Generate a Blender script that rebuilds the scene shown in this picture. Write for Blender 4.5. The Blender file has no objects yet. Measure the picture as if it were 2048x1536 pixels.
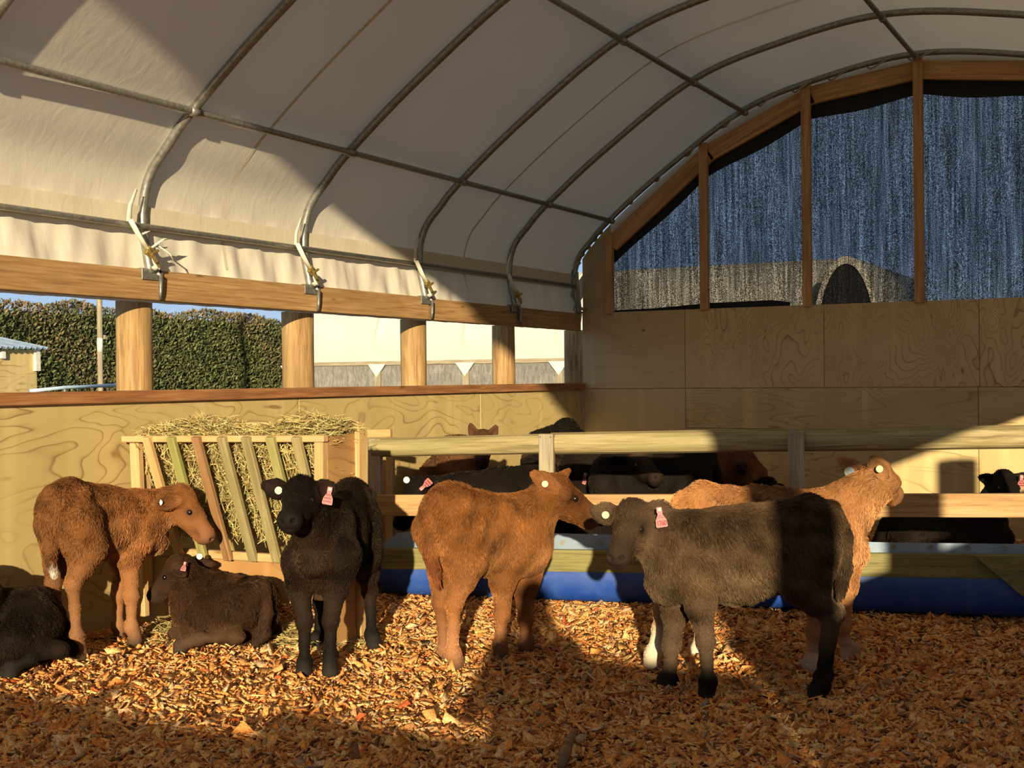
import bpy, bmesh, math, random
import numpy as np
from mathutils import Vector, Matrix, Quaternion

S = bpy.context.scene
COL = S.collection
random.seed(7)
RNG = np.random.default_rng(7)

# ------------------------------------------------------------------ camera
FPX = 2500.0
CAM_H = 1.35
ALPHA = math.atan(1341 / FPX)          # yaw of the view, left of the barn axis (+Y)
PITCH, ROLL = 13 / 2500.0, 0.010
_f0 = np.array([-math.sin(ALPHA), math.cos(ALPHA), 0.0])
_r0 = np.array([math.cos(ALPHA), math.sin(ALPHA), 0.0])
_u0 = np.array([0, 0, 1.0])
CF = math.cos(PITCH) * _f0 - math.sin(PITCH) * _u0
_u1 = math.cos(PITCH) * _u0 + math.sin(PITCH) * _f0
CU = math.cos(ROLL) * _u1 + math.sin(ROLL) * _r0
CR = math.cos(ROLL) * _r0 - math.sin(ROLL) * _u1
CC = np.array([0, 0, CAM_H])

cd = bpy.data.cameras.new('camera')
cam = bpy.data.objects.new('camera', cd)
COL.objects.link(cam)
cd.sensor_fit = 'HORIZONTAL'
cd.sensor_width = 36.0
cd.lens = FPX / 2048 * 36.0
cd.clip_start = 0.05
cd.clip_end = 400
cam.matrix_world = Matrix(((CR[0], CU[0], -CF[0], CC[0]), (CR[1], CU[1], -CF[1], CC[1]), (CR[2], CU[2], -CF[2], CC[2]), (0, 0, 0, 1)))
S.camera = cam


def ray(px, py): return CF + CR * (px - 1024) / FPX - CU * (py - 768) / FPX
def at(px, py, z): return CC + ray(px, py) * z
def onx(px, py, x): d = ray(px, py); return CC + d * (x / d[0])
def ony(px, py, y): d = ray(px, py); return CC + d * (y / d[1])
def onz(px, py, z=0.0): d = ray(px, py); return CC + d * ((z - CAM_H) / d[2])
def depth(p): return float((np.asarray(p, float) - CC) @ CF)


FN = np.array([-0.232, 1.0, 0.0]) / math.hypot(0.232, 1.0)   # fence plane normal, pointing away from camera
FT = np.array([1.0, 0.232, 0.0]) / math.hypot(0.232, 1.0)
FP0 = np.array([-4.47, 6.45, 0.0])
def onf(px, py, off=0.0):
    d = ray(px, py); p0 = FP0 - FN * off
    return CC + d * (((p0 - CC) @ FN) / (d @ FN))


# ------------------------------------------------------------------ light
SUN_DIR = ray(1088, 1214); SUN_DIR = SUN_DIR / np.linalg.norm(SUN_DIR)     # direction the sunlight travels
sl = bpy.data.lights.new('sun', 'SUN')
sl.energy = 7.3
sl.color = (1.0, 0.83, 0.55)
sl.angle = math.radians(0.6)
so = bpy.data.objects.new('sun', sl)
COL.objects.link(so)
so.rotation_euler = Vector(SUN_DIR).to_track_quat('-Z', 'Y').to_euler()
so.location = (2, -6, 6)

W = bpy.data.worlds.new('sky')
S.world = W
W.use_nodes = True
nt = W.node_tree
nt.nodes.clear()
wo = nt.nodes.new('ShaderNodeOutputWorld')
bg = nt.nodes.new('ShaderNodeBackground')
tc = nt.nodes.new('ShaderNodeTexCoord')
sx = nt.nodes.new('ShaderNodeSeparateXYZ')
cr = nt.nodes.new('ShaderNodeValToRGB')
nt.links.new(tc.outputs['Generated'], sx.inputs[0])
nt.links.new(sx.outputs['Z'], cr.inputs[0])
nt.links.new(cr.outputs[0], bg.inputs[0])
nt.links.new(bg.outputs[0], wo.inputs[0])
cr.color_ramp.elements[0].position = 0.0
cr.color_ramp.elements[0].color = (0.56, 0.70, 0.86, 1)
cr.color_ramp.elements[1].position = 0.45
cr.color_ramp.elements[1].color = (0.30, 0.36, 0.44, 1)
e_ = cr.color_ramp.elements.new(0.10)
e_.color = (0.36, 0.55, 0.82, 1)
bg.inputs[1].default_value = 1.0

S.view_settings.view_transform = 'Standard'
S.view_settings.look = 'None'
S.view_settings.gamma = 1.0
S.view_settings.exposure = 0.0
S.view_settings.use_curve_mapping = False

# ------------------------------------------------------------------ helpers
def link(o): COL.objects.link(o); return o


def tag(o, label=None, cat=None, group=None, kind=None):
    if label: o['label'] = label
    if cat: o['category'] = cat
    if group: o['group'] = group
    if kind: o['kind'] = kind
    return o


def thing(name, label, cat, loc=(0, 0, 0), group=None, rot=None):
    o = bpy.data.objects.new(name, None)
    o.empty_display_size = 0.1
    o.location = Vector([float(v) for v in loc])
    if rot is not None: o.rotation_euler = rot
    link(o)
    return tag(o, label, cat, group)


def parent(o, p):
    o.parent = p
    m = Matrix.LocRotScale(p.location, p.rotation_euler, None) if p.parent is None else Matrix.Identity(4)
    if p.parent is None:
        o.matrix_parent_inverse = m.inverted()
    else:
        o.matrix_parent_inverse = world_of(p).inverted()
    return o


def world_of(o):
    m = Matrix.LocRotScale(o.location, o.rotation_euler, None)
    if o.parent is not None:
        return world_of(o.parent) @ o.matrix_parent_inverse @ m
    return m


def meshobj(name, bm_or_me, mat, par=None, smooth=False):
    if isinstance(bm_or_me, bmesh.types.BMesh):
        me = bpy.data.meshes.new(name)
        bmesh.ops.recalc_face_normals(bm_or_me, faces=bm_or_me.faces)
        bm_or_me.to_mesh(me); bm_or_me.free()
    else:
        me = bm_or_me
    if mat is not None:
        for m in (mat if isinstance(mat, (list, tuple)) else [mat]): me.materials.append(m)
    if smooth:
        me.polygons.foreach_set('use_smooth', [True] * len(me.polygons))
    o = bpy.data.objects.new(name, me)
    link(o)
    if par is not None: parent(o, par)
    return o


def nbm(): return bmesh.new()


def add_box(bm, c, sx, sy, sz, rot=None, bev=0.0):
    m = Matrix.Translation(Vector([float(v) for v in c]))
    if rot is not None: m = m @ rot.to_4x4()
    m = m @ Matrix.Diagonal((sx, sy, sz, 1))
    r = bmesh.ops.create_cube(bm, size=1.0, matrix=m)
    if bev > 0:
        es = set()
        for v in r['verts']: es.update(v.link_edges)
        bmesh.ops.bevel(bm, geom=list(es), offset=bev, segments=1, affect='EDGES', profile=0.5)


def frame_of(p0, p1, up):
    x = Vector([float(v) for v in (np.asarray(p1) - np.asarray(p0))]); L = x.length; x.normalize()
    u = Vector([float(v) for v in up])
    z = (u - x * u.dot(x)).normalized()
    y = z.cross(x)
    return Matrix((x, y, z)).transposed(), L


def board(name, p0, p1, h, t, mat, par=None, up=(0, 0, 1), bev=0.004, round_=False, notch=None):
    """timber from p0 to p1; h along up, t across. Local x runs along the grain."""
    rot, L = frame_of(p0, p1, up)
    bm = nbm()
    if round_:      # half-round log: flat back, rounded face toward -local y... (face turned to the viewer)
        n = 11; prof = [(-t / 2, -h / 2), (-t / 2, h / 2)]
        prof = [(t / 2, -h / 2), (t / 2, h / 2)] + [(t / 2 - t * math.sin(math.pi * k / n) ** 0.4, h / 2 - h * k / n) for k in range(1, n)]
        rings = []
        for x in np.linspace(-L / 2, L / 2, 9):
            w = 1 + 0.02 * math.sin(5 * x)
            rings.append([bm.verts.new((x, a * w, b * w)) for a, b in prof])
        m = len(prof)
        for a, b in zip(rings[:-1], rings[1:]):
            for i in range(m): bm.faces.new((a[i], a[(i + 1) % m], b[(i + 1) % m], b[i]))
        bm.faces.new(rings[0]); bm.faces.new(rings[-1])
    else:
        add_box(bm, (0, 0, 0), L, t, h, bev=bev)
    o = meshobj(name, bm, mat, None, smooth=False)
    o.location = Vector([float(v) for v in (np.asarray(p0, float) + np.asarray(p1, float)) / 2])
    o.rotation_euler = rot.to_euler()
    if par is not None: parent(o, par)
    return o


def add_tube(bm, pts, r, n=10, cap=True, flat=None):
    pts = [Vector([float(v) for v in p]) for p in pts]
    rs = r if isinstance(r, (list, tuple, np.ndarray)) else [r] * len(pts)
    rings = []; up = None
    for i, p in enumerate(pts):
        t = (pts[min(i + 1, len(pts) - 1)] - pts[max(i - 1, 0)]).normalized()
        if up is None:
            up = Vector((0, 0, 1)) if abs(t.z) < 0.9 else Vector((1, 0, 0))
        up = (up - t * up.dot(t)).normalized()
        s = t.cross(up)
        k = 1.0 if flat is None else flat
        rings.append([bm.verts.new(p + (up * math.cos(a) * k + s * math.sin(a)) * rs[i]) for a in [2 * math.pi * j / n for j in range(n)]])
    for a, b in zip(rings[:-1], rings[1:]):
        for j in range(n): bm.faces.new((a[j], a[(j + 1) % n], b[(j + 1) % n], b[j]))
    if cap:
        bm.faces.new(rings[0]); bm.faces.new(list(reversed(rings[-1])))


def tube(name, pts, r, mat, par=None, n=10, flat=None):
    bm = nbm(); add_tube(bm, pts, r, n, flat=flat)
    return meshobj(name, bm, mat, par, smooth=True)


def prism(name, pts, vec, mat, par=None, bm=None):
    """flat polygon given real thickness along vec"""
    own = bm is None
    if own: bm = nbm()
    v = Vector([float(x) for x in vec]); P = [Vector([float(x) for x in p]) for p in pts]
    a = [bm.verts.new(p) for p in P]; b = [bm.verts.new(p + v) for p in P]; n = len(a)
    bm.faces.new(a); bm.faces.new(list(reversed(b)))
    for i in range(n): bm.faces.new((a[i], b[i], b[(i + 1) % n], a[(i + 1) % n]))
    return meshobj(name, bm, mat, par) if own else None


def strip(name, lo, hi, vec, mat, par=None):
    """ribbon between two rows of points, given real thickness along vec"""
    bm = nbm(); v = Vector([float(x) for x in vec]); n = len(lo)
    R = [[bm.verts.new(Vector([float(x) for x in p]) + o) for p in row] for row, o in ((lo, Vector()), (hi, Vector()), (hi, v), (lo, v))]
    for i in range(n - 1):
        for j in range(4): bm.faces.new((R[j][i], R[j][i + 1], R[(j + 1) % 4][i + 1], R[(j + 1) % 4][i]))
    bm.faces.new([R[j][0] for j in range(4)]); bm.faces.new([R[j][-1] for j in range(3, -1, -1)])
    return meshobj(name, bm, mat, par)


def np_mesh(name, verts, faces, mat=None, smooth=False):
    """verts (N,3), faces (M,k) constant k"""
    me = bpy.data.meshes.new(name)
    verts = np.ascontiguousarray(verts, dtype=np.float32); faces = np.ascontiguousarray(faces, dtype=np.int32)
    me.vertices.add(len(verts)); me.vertices.foreach_set('co', verts.ravel())
    k = faces.shape[1]
    me.loops.add(faces.size); me.loops.foreach_set('vertex_index', faces.ravel())
    me.polygons.add(len(faces)); me.polygons.foreach_set('loop_start', np.arange(0, faces.size, k, dtype=np.int32))
    if smooth: me.polygons.foreach_set('use_smooth', np.ones(len(faces), dtype=bool))
    me.update(calc_edges=True); me.validate()
    return me


def color_attr(me, cols, name='coat'):
    a = me.attributes.new(name, 'FLOAT_COLOR', 'POINT')
    c = np.ones((len(me.vertices), 4), dtype=np.float32); c[:, :3] = cols
    a.data.foreach_set('color', c.ravel())


# ------------------------------------------------------------------ materials
def newmat(name):
    m = bpy.data.materials.new(name); m.use_nodes = True
    t = m.node_tree; t.nodes.clear()
    out = t.nodes.new('ShaderNodeOutputMaterial')
    b = t.nodes.new('ShaderNodeBsdfPrincipled')
    t.links.new(b.outputs[0], out.inputs[0])
    return m, t, b, out


def N(t, typ, **kw):
    n = t.nodes.new(typ)
    for k, v in kw.items():
        if k in n.inputs.keys() if hasattr(n.inputs, 'keys') else False: n.inputs[k].default_value = v
        else: setattr(n, k, v)
    return n


def ramp(t, src, stops):
    r = t.nodes.new('ShaderNodeValToRGB')
    el = r.color_ramp.elements
    el[0].position, el[0].color = stops[0][0], (*stops[0][1], 1)
    el[1].position, el[1].color = stops[-1][0], (*stops[-1][1], 1)
    for p, c in stops[1:-1]:
        e = el.new(p); e.color = (*c, 1)
    t.links.new(src, r.inputs[0])
    return r.outputs[0]


def coords(t, kind='Object', scale=(1, 1, 1), loc_random=False):
    tc = t.nodes.new('ShaderNodeTexCoord')
    mp = t.nodes.new('ShaderNodeMapping')
    mp.inputs['Scale'].default_value = scale
    t.links.new(tc.outputs[kind], mp.inputs['Vector'])
    if loc_random:
        oi = t.nodes.new('ShaderNodeObjectInfo')
        mu = t.nodes.new('ShaderNodeMath'); mu.operation = 'MULTIPLY'; mu.inputs[1].default_value = 37.0
        t.links.new(oi.outputs['Random'], mu.inputs[0])
        cx = t.nodes.new('ShaderNodeCombineXYZ')
        for i in range(3): t.links.new(mu.outputs[0], cx.inputs[i])
        t.links.new(cx.outputs[0], mp.inputs['Location'])
    return mp.outputs[0]


def noise(t, vec, scale=5.0, detail=4.0, rough=0.5, dist=0.0):
    n = t.nodes.new('ShaderNodeTexNoise')
    n.inputs['Scale'].default_value = scale; n.inputs['Detail'].default_value = detail
    n.inputs['Roughness'].default_value = rough; n.inputs['Distortion'].default_value = dist
    t.links.new(vec, n.inputs['Vector'])
    return n.outputs[0]


def mathn(t, op, a, b=None):
    m = t.nodes.new('ShaderNodeMath'); m.operation = op
    for i, v in enumerate((a, b)):
        if v is None: continue
        if isinstance(v, (int, float)): m.inputs[i].default_value = v
        else: t.links.new(v, m.inputs[i])
    return m.outputs[0]


def mixc(t, fac, a, b, mode='MIX'):
    m = t.nodes.new('ShaderNodeMix'); m.data_type = 'RGBA'; m.blend_type = mode
    for idx, v in ((0, fac), (6, a), (7, b)):
        if isinstance(v, (int, float)): m.inputs[idx].default_value = v
        elif isinstance(v, tuple): m.inputs[idx].default_value = (*v, 1)
        else: t.links.new(v, m.inputs[idx])
    return m.outputs[2]


def bump(t, b, h, strength=0.3, dist=0.01):
    n = t.nodes.new('ShaderNodeBump')
    n.inputs['Strength'].default_value = strength; n.inputs['Distance'].default_value = dist
    t.links.new(h, n.inputs['Height']); t.links.new(n.outputs[0], b.inputs['Normal'])


def wood(name, c_dark, c_mid, c_light, grain=22.0, along=1.2, green=None, rough=0.75, knots=True):
    m, t, b, o = newmat(name)
    v = coords(t, 'Object', (along, grain, grain), True)
    g = noise(t, v, 1.6, 6, 0.6, 0.8)
    v2 = coords(t, 'Object', (along * 2, grain * 4, grain * 4), True)
    g2 = noise(t, v2, 2.0, 3, 0.6, 0.2)
    s = mathn(t, 'ADD', mathn(t, 'MULTIPLY', g, 0.7), mathn(t, 'MULTIPLY', g2, 0.3))
    c = ramp(t, s, [(0.36, c_dark), (0.49, c_mid), (0.61, c_light)])
    v3 = coords(t, 'Object', (1.1, 3, 3), True)
    st = noise(t, v3, 1.5, 3, 0.6)
    c = mixc(t, ramp(t, st, [(0.42, (0, 0, 0)), (0.72, (0.55, 0.55, 0.55))]), c, green if green else tuple(x * 0.6 for x in c_mid))
    if knots:
        vk = coords(t, 'Object', (1.0, 3.4, 3.4), True)
        vo = t.nodes.new('ShaderNodeTexVoronoi'); vo.inputs['Scale'].default_value = 1.7
        t.links.new(vk, vo.inputs['Vector'])
        k = ramp(t, vo.outputs['Distance'], [(0.035, (1, 1, 1)), (0.085, (0, 0, 0))])
        c = mixc(t, mathn(t, 'MULTIPLY', k, 0.7), c, tuple(x * 0.35 for x in c_dark))
    t.links.new(c, b.inputs['Base Color'])
    b.inputs['Roughness'].default_value = rough
    bump(t, b, s, 0.35, 0.004)
    return m


def plywood(name, base, line, hx=(0.55, 1.0, 2.4), freq=16.0, lines=0.8, tint=(0.6, 0.5, 0.3), vert=False):
    """rotary-cut veneer: contour-like dark growth lines"""
    m, t, b, o = newmat(name)
    v = coords(t, 'Object', hx, True)
    g = noise(t, v, 1.15, 2.0, 0.45, 0.5)
    ph = mathn(t, 'FRACT', mathn(t, 'MULTIPLY', g, freq))
    ln = ramp(t, ph, [(0.0, (0.1, 0.1, 0.1)), (0.06, (0.0, 0.0, 0.0)), (0.70, (0.04, 0.04, 0.04)), (0.88, (0.3, 0.3, 0.3)), (0.955, (1, 1, 1)), (1.0, (0.2, 0.2, 0.2))])
    fade = noise(t, coords(t, 'Object', (0.8, 0.8, 0.8), True), 2.0, 2)
    fac = mathn(t, 'MULTIPLY', mathn(t, 'MULTIPLY', ln, ramp(t, fade, [(0.36, (0.2, 0.2, 0.2)), (0.6, (1, 1, 1))])), lines)
    blot = noise(t, coords(t, 'Object', (1, 1, 1), True), 3.0, 3)
    c0 = mixc(t, ramp(t, blot, [(0.35, (0, 0, 0)), (0.7, (0.7, 0.7, 0.7))]), base, tint)
    # faint vertical roller bands
    bands = noise(t, coords(t, 'Object', (5.0, 5.0, 0.15), True), 1.3, 2)
    c0 = mixc(t, ramp(t, bands, [(0.55, (0, 0, 0)), (0.68, (0.35, 0.35, 0.35))]), c0, tuple(min(1, x * 1.35) for x in base))
    c = mixc(t, fac, c0, line)
    vo = t.nodes.new('ShaderNodeTexVoronoi'); vo.inputs['Scale'].default_value = 2.6
    t.links.new(coords(t, 'Object', (1, 1, 1), True), vo.inputs['Vector'])
    k = ramp(t, vo.outputs['Distance'], [(0.025, (1, 1, 1)), (0.055, (0, 0, 0))])
    c = mixc(t, mathn(t, 'MULTIPLY', k, 0.75), c, tuple(x * 0.25 for x in line))
    t.links.new(c, b.inputs['Base Color'])
    b.inputs['Roughness'].default_value = 0.65
    bump(t, b, g, 0.15, 0.01)
    return m


def plain(name, col, rough=0.6, metal=0.0, nz=None, nscale=12.0, bmp=0.0):
    m, t, b, o = newmat(name)
    v = coords(t, 'Object', (1, 1, 1))
    n = noise(t, v, nscale, 4, 0.6)
    c2 = nz if nz else tuple(x * 0.75 for x in col)
    c = ramp(t, n, [(0.35, c2), (0.62, col)])
    t.links.new(c, b.inputs['Base Color'])
    b.inputs['Roughness'].default_value = rough; b.inputs['Metallic'].default_value = metal
    if bmp: bump(t, b, n, bmp, 0.01)
    return m


M = {}
M['pine'] = wood('sawn_pine', (0.36, 0.17, 0.055), (0.56, 0.31, 0.11), (0.70, 0.44, 0.19))
M['beam'] = wood('orange_pine', (0.27, 0.14, 0.05), (0.42, 0.24, 0.09), (0.52, 0.33, 0.145), grain=30)
M['sill'] = wood('red_pine', (0.20, 0.078, 0.026), (0.34, 0.14, 0.05), (0.45, 0.22, 0.085))
M['post'] = wood('treated_pole', (0.20, 0.105, 0.035), (0.37, 0.22, 0.08), (0.49, 0.315, 0.135), grain=18)
M['stud'] = wood('stud_pine', (0.36, 0.17, 0.06), (0.55, 0.29, 0.115), (0.66, 0.40, 0.18))
M['rail'] = wood('weathered_rail', (0.17, 0.125, 0.05), (0.325, 0.255, 0.115), (0.43, 0.35, 0.18), green=(0.235, 0.22, 0.08))
M['grey'] = wood('grey_post', (0.20, 0.16, 0.095), (0.34, 0.28, 0.18), (0.44, 0.37, 0.255))
M['mid'] = wood('mid_rail', (0.31, 0.17, 0.065), (0.46, 0.27, 0.11), (0.55, 0.36, 0.17))
M['low'] = wood('green_rail', (0.125, 0.11, 0.036), (0.215, 0.19, 0.066), (0.29, 0.255, 0.10), green=(0.165, 0.18, 0.055))
M['frame'] = wood('new_pine', (0.47, 0.27, 0.10), (0.59, 0.37, 0.155), (0.67, 0.455, 0.22), grain=14)
M['slat_green'] = wood('mossy_slat', (0.20, 0.18, 0.055), (0.31, 0.275, 0.095), (0.40, 0.34, 0.14), green=(0.24, 0.28, 0.05))
M['slat_olive'] = wood('olive_slat', (0.21, 0.165, 0.065), (0.32, 0.26, 0.11), (0.42, 0.345, 0.165))
M['slat_brown'] = wood('brown_slat', (0.20, 0.095, 0.035), (0.31, 0.16, 0.06), (0.41, 0.235, 0.105))
M['panel'] = plywood('feeder_ply', (0.45, 0.25, 0.09), (0.26, 0.12, 0.04), freq=7, lines=0.7, tint=(0.37, 0.185, 0.058))
M['ply_left'] = plywood('pine_ply', (0.56, 0.425, 0.18), (0.26, 0.155, 0.05), hx=(0.9, 0.55, 2.6), freq=13, lines=0.95, tint=(0.47, 0.36, 0.14))
M['ply_top'] = plywood('swirl_ply', (0.62, 0.46, 0.23), (0.26, 0.14, 0.06), hx=(2.6, 1.0, 1.1), freq=26, lines=1.0, tint=(0.56, 0.36, 0.18))
M['ply_plain'] = plywood('pale_ply', (0.56, 0.41, 0.21), (0.34, 0.22, 0.10), hx=(0.8, 1, 2), freq=5, lines=0.4, tint=(0.50, 0.36, 0.17))
M['ply_low'] = plywood('aged_ply', (0.58, 0.44, 0.20), (0.20, 0.12, 0.05), hx=(0.5, 1.0, 3.0), freq=14, lines=0.8, tint=(0.46, 0.33, 0.13))
M['steel'] = plain('galvanised_steel', (0.37, 0.365, 0.33), 0.42, 0.7, (0.24, 0.235, 0.21), 40)
M['zinc'] = plain('zinc_sheet', (0.52, 0.65, 0.80), 0.40, 0.0, (0.42, 0.55, 0.70), 6)  # pale blue sky reflection is put into the base colour
M['brass'] = plain('ratchet_brass', (0.62, 0.48, 0.16), 0.4, 0.8, (0.35, 0.26, 0.09), 60)
M['strap'] = plain('cream_webbing', (0.80, 0.76, 0.64), 0.8, 0, (0.70, 0.65, 0.52), 50)
M['blue'] = plain('blue_barrel_plastic', (0.012, 0.060, 0.32), 0.42, 0, (0.032, 0.088, 0.34), 9)
M['rope'] = plain('grey_rope', (0.40, 0.36, 0.27), 0.9, 0)
M['black'] = plain('black_cloth', (0.012, 0.012, 0.013), 0.8, 0)
M['white'] = plain('white_paint', (0.80, 0.76, 0.66), 0.6)
M['pink'] = plain('pink_tag', (0.80, 0.36, 0.34), 0.45, 0, (0.78, 0.34, 0.33), 3)
M['ink'] = plain('red_ink', (0.30, 0.012, 0.02), 0.6)
M['yellow'] = plain('pale_yellow_disc', (0.80, 0.76, 0.36), 0.45, 0, (0.74, 0.68, 0.28), 80)
M['whitetag'] = plain('white_disc', (0.86, 0.84, 0.76), 0.45, 0, (0.78, 0.76, 0.68), 80)
M['greytag'] = plain('grey_tag', (0.30, 0.32, 0.32), 0.5)
M['bark'] = wood('stick_bark', (0.10, 0.06, 0.03), (0.20, 0.12, 0.06), (0.3, 0.2, 0.1), grain=10, knots=False)


def canvas_mat(name, col, trans):
    m, t, b, out = newmat(name)
    v = coords(t, 'Object', (1, 1, 1))
    n = noise(t, v, 1.2, 3, 0.6)
    c = ramp(t, n, [(0.3, tuple(x * 0.94 for x in col)), (0.7, col)])
    t.links.new(c, b.inputs['Base Color']); b.inputs['Roughness'].default_value = 0.7
    b.inputs['Specular IOR Level'].default_value = 0.25
    n2 = noise(t, coords(t, 'Object', (1.0, 2.2, 1.0)), 7, 4, 0.55, 0.6)
    bump(t, b, n2, 0.09, 0.03)
    tr = t.nodes.new('ShaderNodeBsdfTranslucent'); t.links.new(c, tr.inputs[0])
    mx = t.nodes.new('ShaderNodeMixShader'); mx.inputs[0].default_value = trans
    t.links.new(b.outputs[0], mx.inputs[1]); t.links.new(tr.outputs[0], mx.inputs[2])
    t.links.new(mx.outputs[0], out.inputs[0])
    return m


M['canvas'] = canvas_mat('white_canvas', (0.80, 0.73, 0.60), 0.20)
M['canvas_band'] = canvas_mat('canvas_hem', (0.70, 0.63, 0.48), 0.10)
M['canvas_out'] = canvas_mat('outer_canvas', (0.74, 0.685, 0.565), 0.10)


def shade_mat():
    m, t, b, out = newmat('knitted_shade_cloth')
    b.inputs['Base Color'].default_value = (0.012, 0.013, 0.016, 1); b.inputs['Roughness'].default_value = 0.8
    v = coords(t, 'Object', (1, 1, 0.035))
    st = noise(t, v, 42, 4, 0.8)
    fine = noise(t, coords(t, 'Object', (1, 1, 0.7)), 150, 2, 0.8)
    s = mathn(t, 'ADD', mathn(t, 'MULTIPLY', st, 0.45), mathn(t, 'MULTIPLY', fine, 0.8))
    hole = ramp(t, s, [(0.54, (0.01, 0.01, 0.01)), (0.66, (0.13, 0.13, 0.13)), (0.80, (0.62, 0.62, 0.62))])
    tp = t.nodes.new('ShaderNodeBsdfTransparent')
    mx = t.nodes.new('ShaderNodeMixShader')
    t.links.new(hole, mx.inputs[0]); t.links.new(b.outputs[0], mx.inputs[1]); t.links.new(tp.outputs[0], mx.inputs[2])
    t.links.new(mx.outputs[0], out.inputs[0])
    return m


M['shade'] = shade_mat()


def attr_mat(name, rough=0.7, spec=0.3, grain=False):
    m, t, b, o = newmat(name)
    a = t.nodes.new('ShaderNodeAttribute'); a.attribute_name = 'coat'
    cc = a.outputs['Color']
    if grain:
        g = noise(t, coords(t, 'Object', (1, 1, 1)), 130, 3, 0.7)
        cc = mixc(t, 1.0, cc, ramp(t, g, [(0.34, (0.42, 0.36, 0.30)), (0.56, (1, 1, 1))]), 'MULTIPLY'); bump(t, b, g, 0.5, 0.004)
    t.links.new(cc, b.inputs['Base Color'])
    b.inputs['Roughness'].default_value = rough; b.inputs['Specular IOR Level'].default_value = spec
    return m


M['coat'] = attr_mat('calf_coat', 0.75, 0.10)
M['fur'] = attr_mat('calf_hair', 0.48, 0.22)
M['fur'].node_tree.nodes['Principled BSDF'].inputs['Specular Tint'].default_value = (0.95, 0.66, 0.42, 1)
M['chips'] = attr_mat('wood_chip', 0.8, 0.2, grain=True)
M['hay'] = attr_mat('dry_hay', 0.75, 0.2)
M['leaf'] = attr_mat('hedge_leaf', 0.8, 0.15)
m_, t_, b_, o_ = newmat('eye_gloss')
b_.inputs['Base Color'].default_value = (0.008, 0.005, 0.004, 1); b_.inputs['Roughness'].default_value = 0.17; b_.inputs['Specular IOR Level'].default_value = 0.8
v_ = coords(t_, 'Object', (1, 1, 1)); c_ = ramp(t_, noise(t_, v_, 30, 2), [(0.3, (0.005, 0.003, 0.002)), (0.7, (0.016, 0.009, 0.006))])
t_.links.new(c_, b_.inputs['Base Color'])
M['eye'] = m_
M['hoof'] = plain('dark_hoof', (0.045, 0.038, 0.030), 0.55, 0, (0.025, 0.02, 0.016), 30)
# ------------------------------------------------------------------ barn shell
XL, XR_, CX = -5.16, 1.19, -1.985
YF, YB = -0.30, 11.08
HOOP_Y = [-2.0 + 1.45 * k for k in range(1, 4)] + [3.84, 5.29, 6.77, 8.22, 9.69, 11.02]
HOOP_Y = [y for y in HOOP_Y if y > YF - 0.05]

_half = [(-5.16, 1.96), (-5.215, 2.27), (-5.165, 2.5), (-5.02, 2.67), (-4.832, 2.85), (-4.284, 3.265), (-3.503, 3.755), (-2.774, 3.965), (-1.985, 4.07)]
_ctrl = np.array(_half + [(2 * CX - x, z) for x, z in _half[-2::-1]])
def spline(P, n):
    P = np.asarray(P, float); Q = np.vstack([2 * P[0] - P[1], P, 2 * P[-1] - P[-2]]); out = []
    for i in range(len(P) - 1):
        a, b, c, d = Q[i:i + 4]
        for t in np.linspace(0, 1, n, endpoint=False):
            out.append(0.5 * ((2 * b) + (-a + c) * t + (2 * a - 5 * b + 4 * c - d) * t * t + (-a + 3 * b - 3 * c + d) * t ** 3))
    out.append(P[-1]); return np.array(out)
PROF = spline(_ctrl, 8)
def prof_off(d):
    T = np.gradient(PROF, axis=0); T /= np.linalg.norm(T, axis=1)[:, None]
    return PROF + np.stack([-T[:, 1], T[:, 0]], 1) * d


def hfun(x, y):
    return 0.012 * np.sin(2.1 * x + 1.3) * np.cos(1.7 * y) + 0.008 * np.sin(5.3 * x + 2.2 * y) + 0.006 * np.sin(9 * y - 4 * x)


# ground under and around
bm = nbm(); add_box(bm, (-20, 30, -0.19), 200, 200, 0.1)
mo, t, b, o = newmat('farm_ground')
c = ramp(t, noise(t, coords(t), 0.7, 5, 0.6), [(0.35, (0.10, 0.085, 0.05)), (0.65, (0.16, 0.15, 0.07))])
t.links.new(c, b.inputs['Base Color']); b.inputs['Roughness'].default_value = 0.9
g = meshobj('ground', bm, mo); tag(g, 'farm ground outside around the calf barn', 'ground', kind='structure')

# barn floor: dark bedding base
xs = np.linspace(XL - 0.02, XR_ + 0.02, 110); ys = np.linspace(YF, YB + 0.02, 190)
X, Y = np.meshgrid(xs, ys, indexing='ij'); Z = hfun(X, Y) - 0.012
vid = np.arange(X.size).reshape(X.shape)
F = np.stack([vid[:-1, :-1], vid[1:, :-1], vid[1:, 1:], vid[:-1, 1:]], -1).reshape(-1, 4)
mo, t, b, o = newmat('bedding_base')
c = ramp(t, noise(t, coords(t), 22, 5, 0.7), [(0.36, (0.16, 0.06, 0.018)), (0.52, (0.42, 0.19, 0.06)), (0.66, (0.70, 0.40, 0.15))])
t.links.new(c, b.inputs['Base Color']); b.inputs['Roughness'].default_value = 0.9
bump(t, b, noise(t, coords(t), 30, 5, 0.7), 0.9, 0.03)
fl = meshobj('floor', np_mesh('floor', np.stack([X, Y, Z], -1).reshape(-1, 3), F, smooth=True), mo)
tag(fl, 'barn floor under the wood chip bedding', 'floor', kind='structure')


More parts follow.
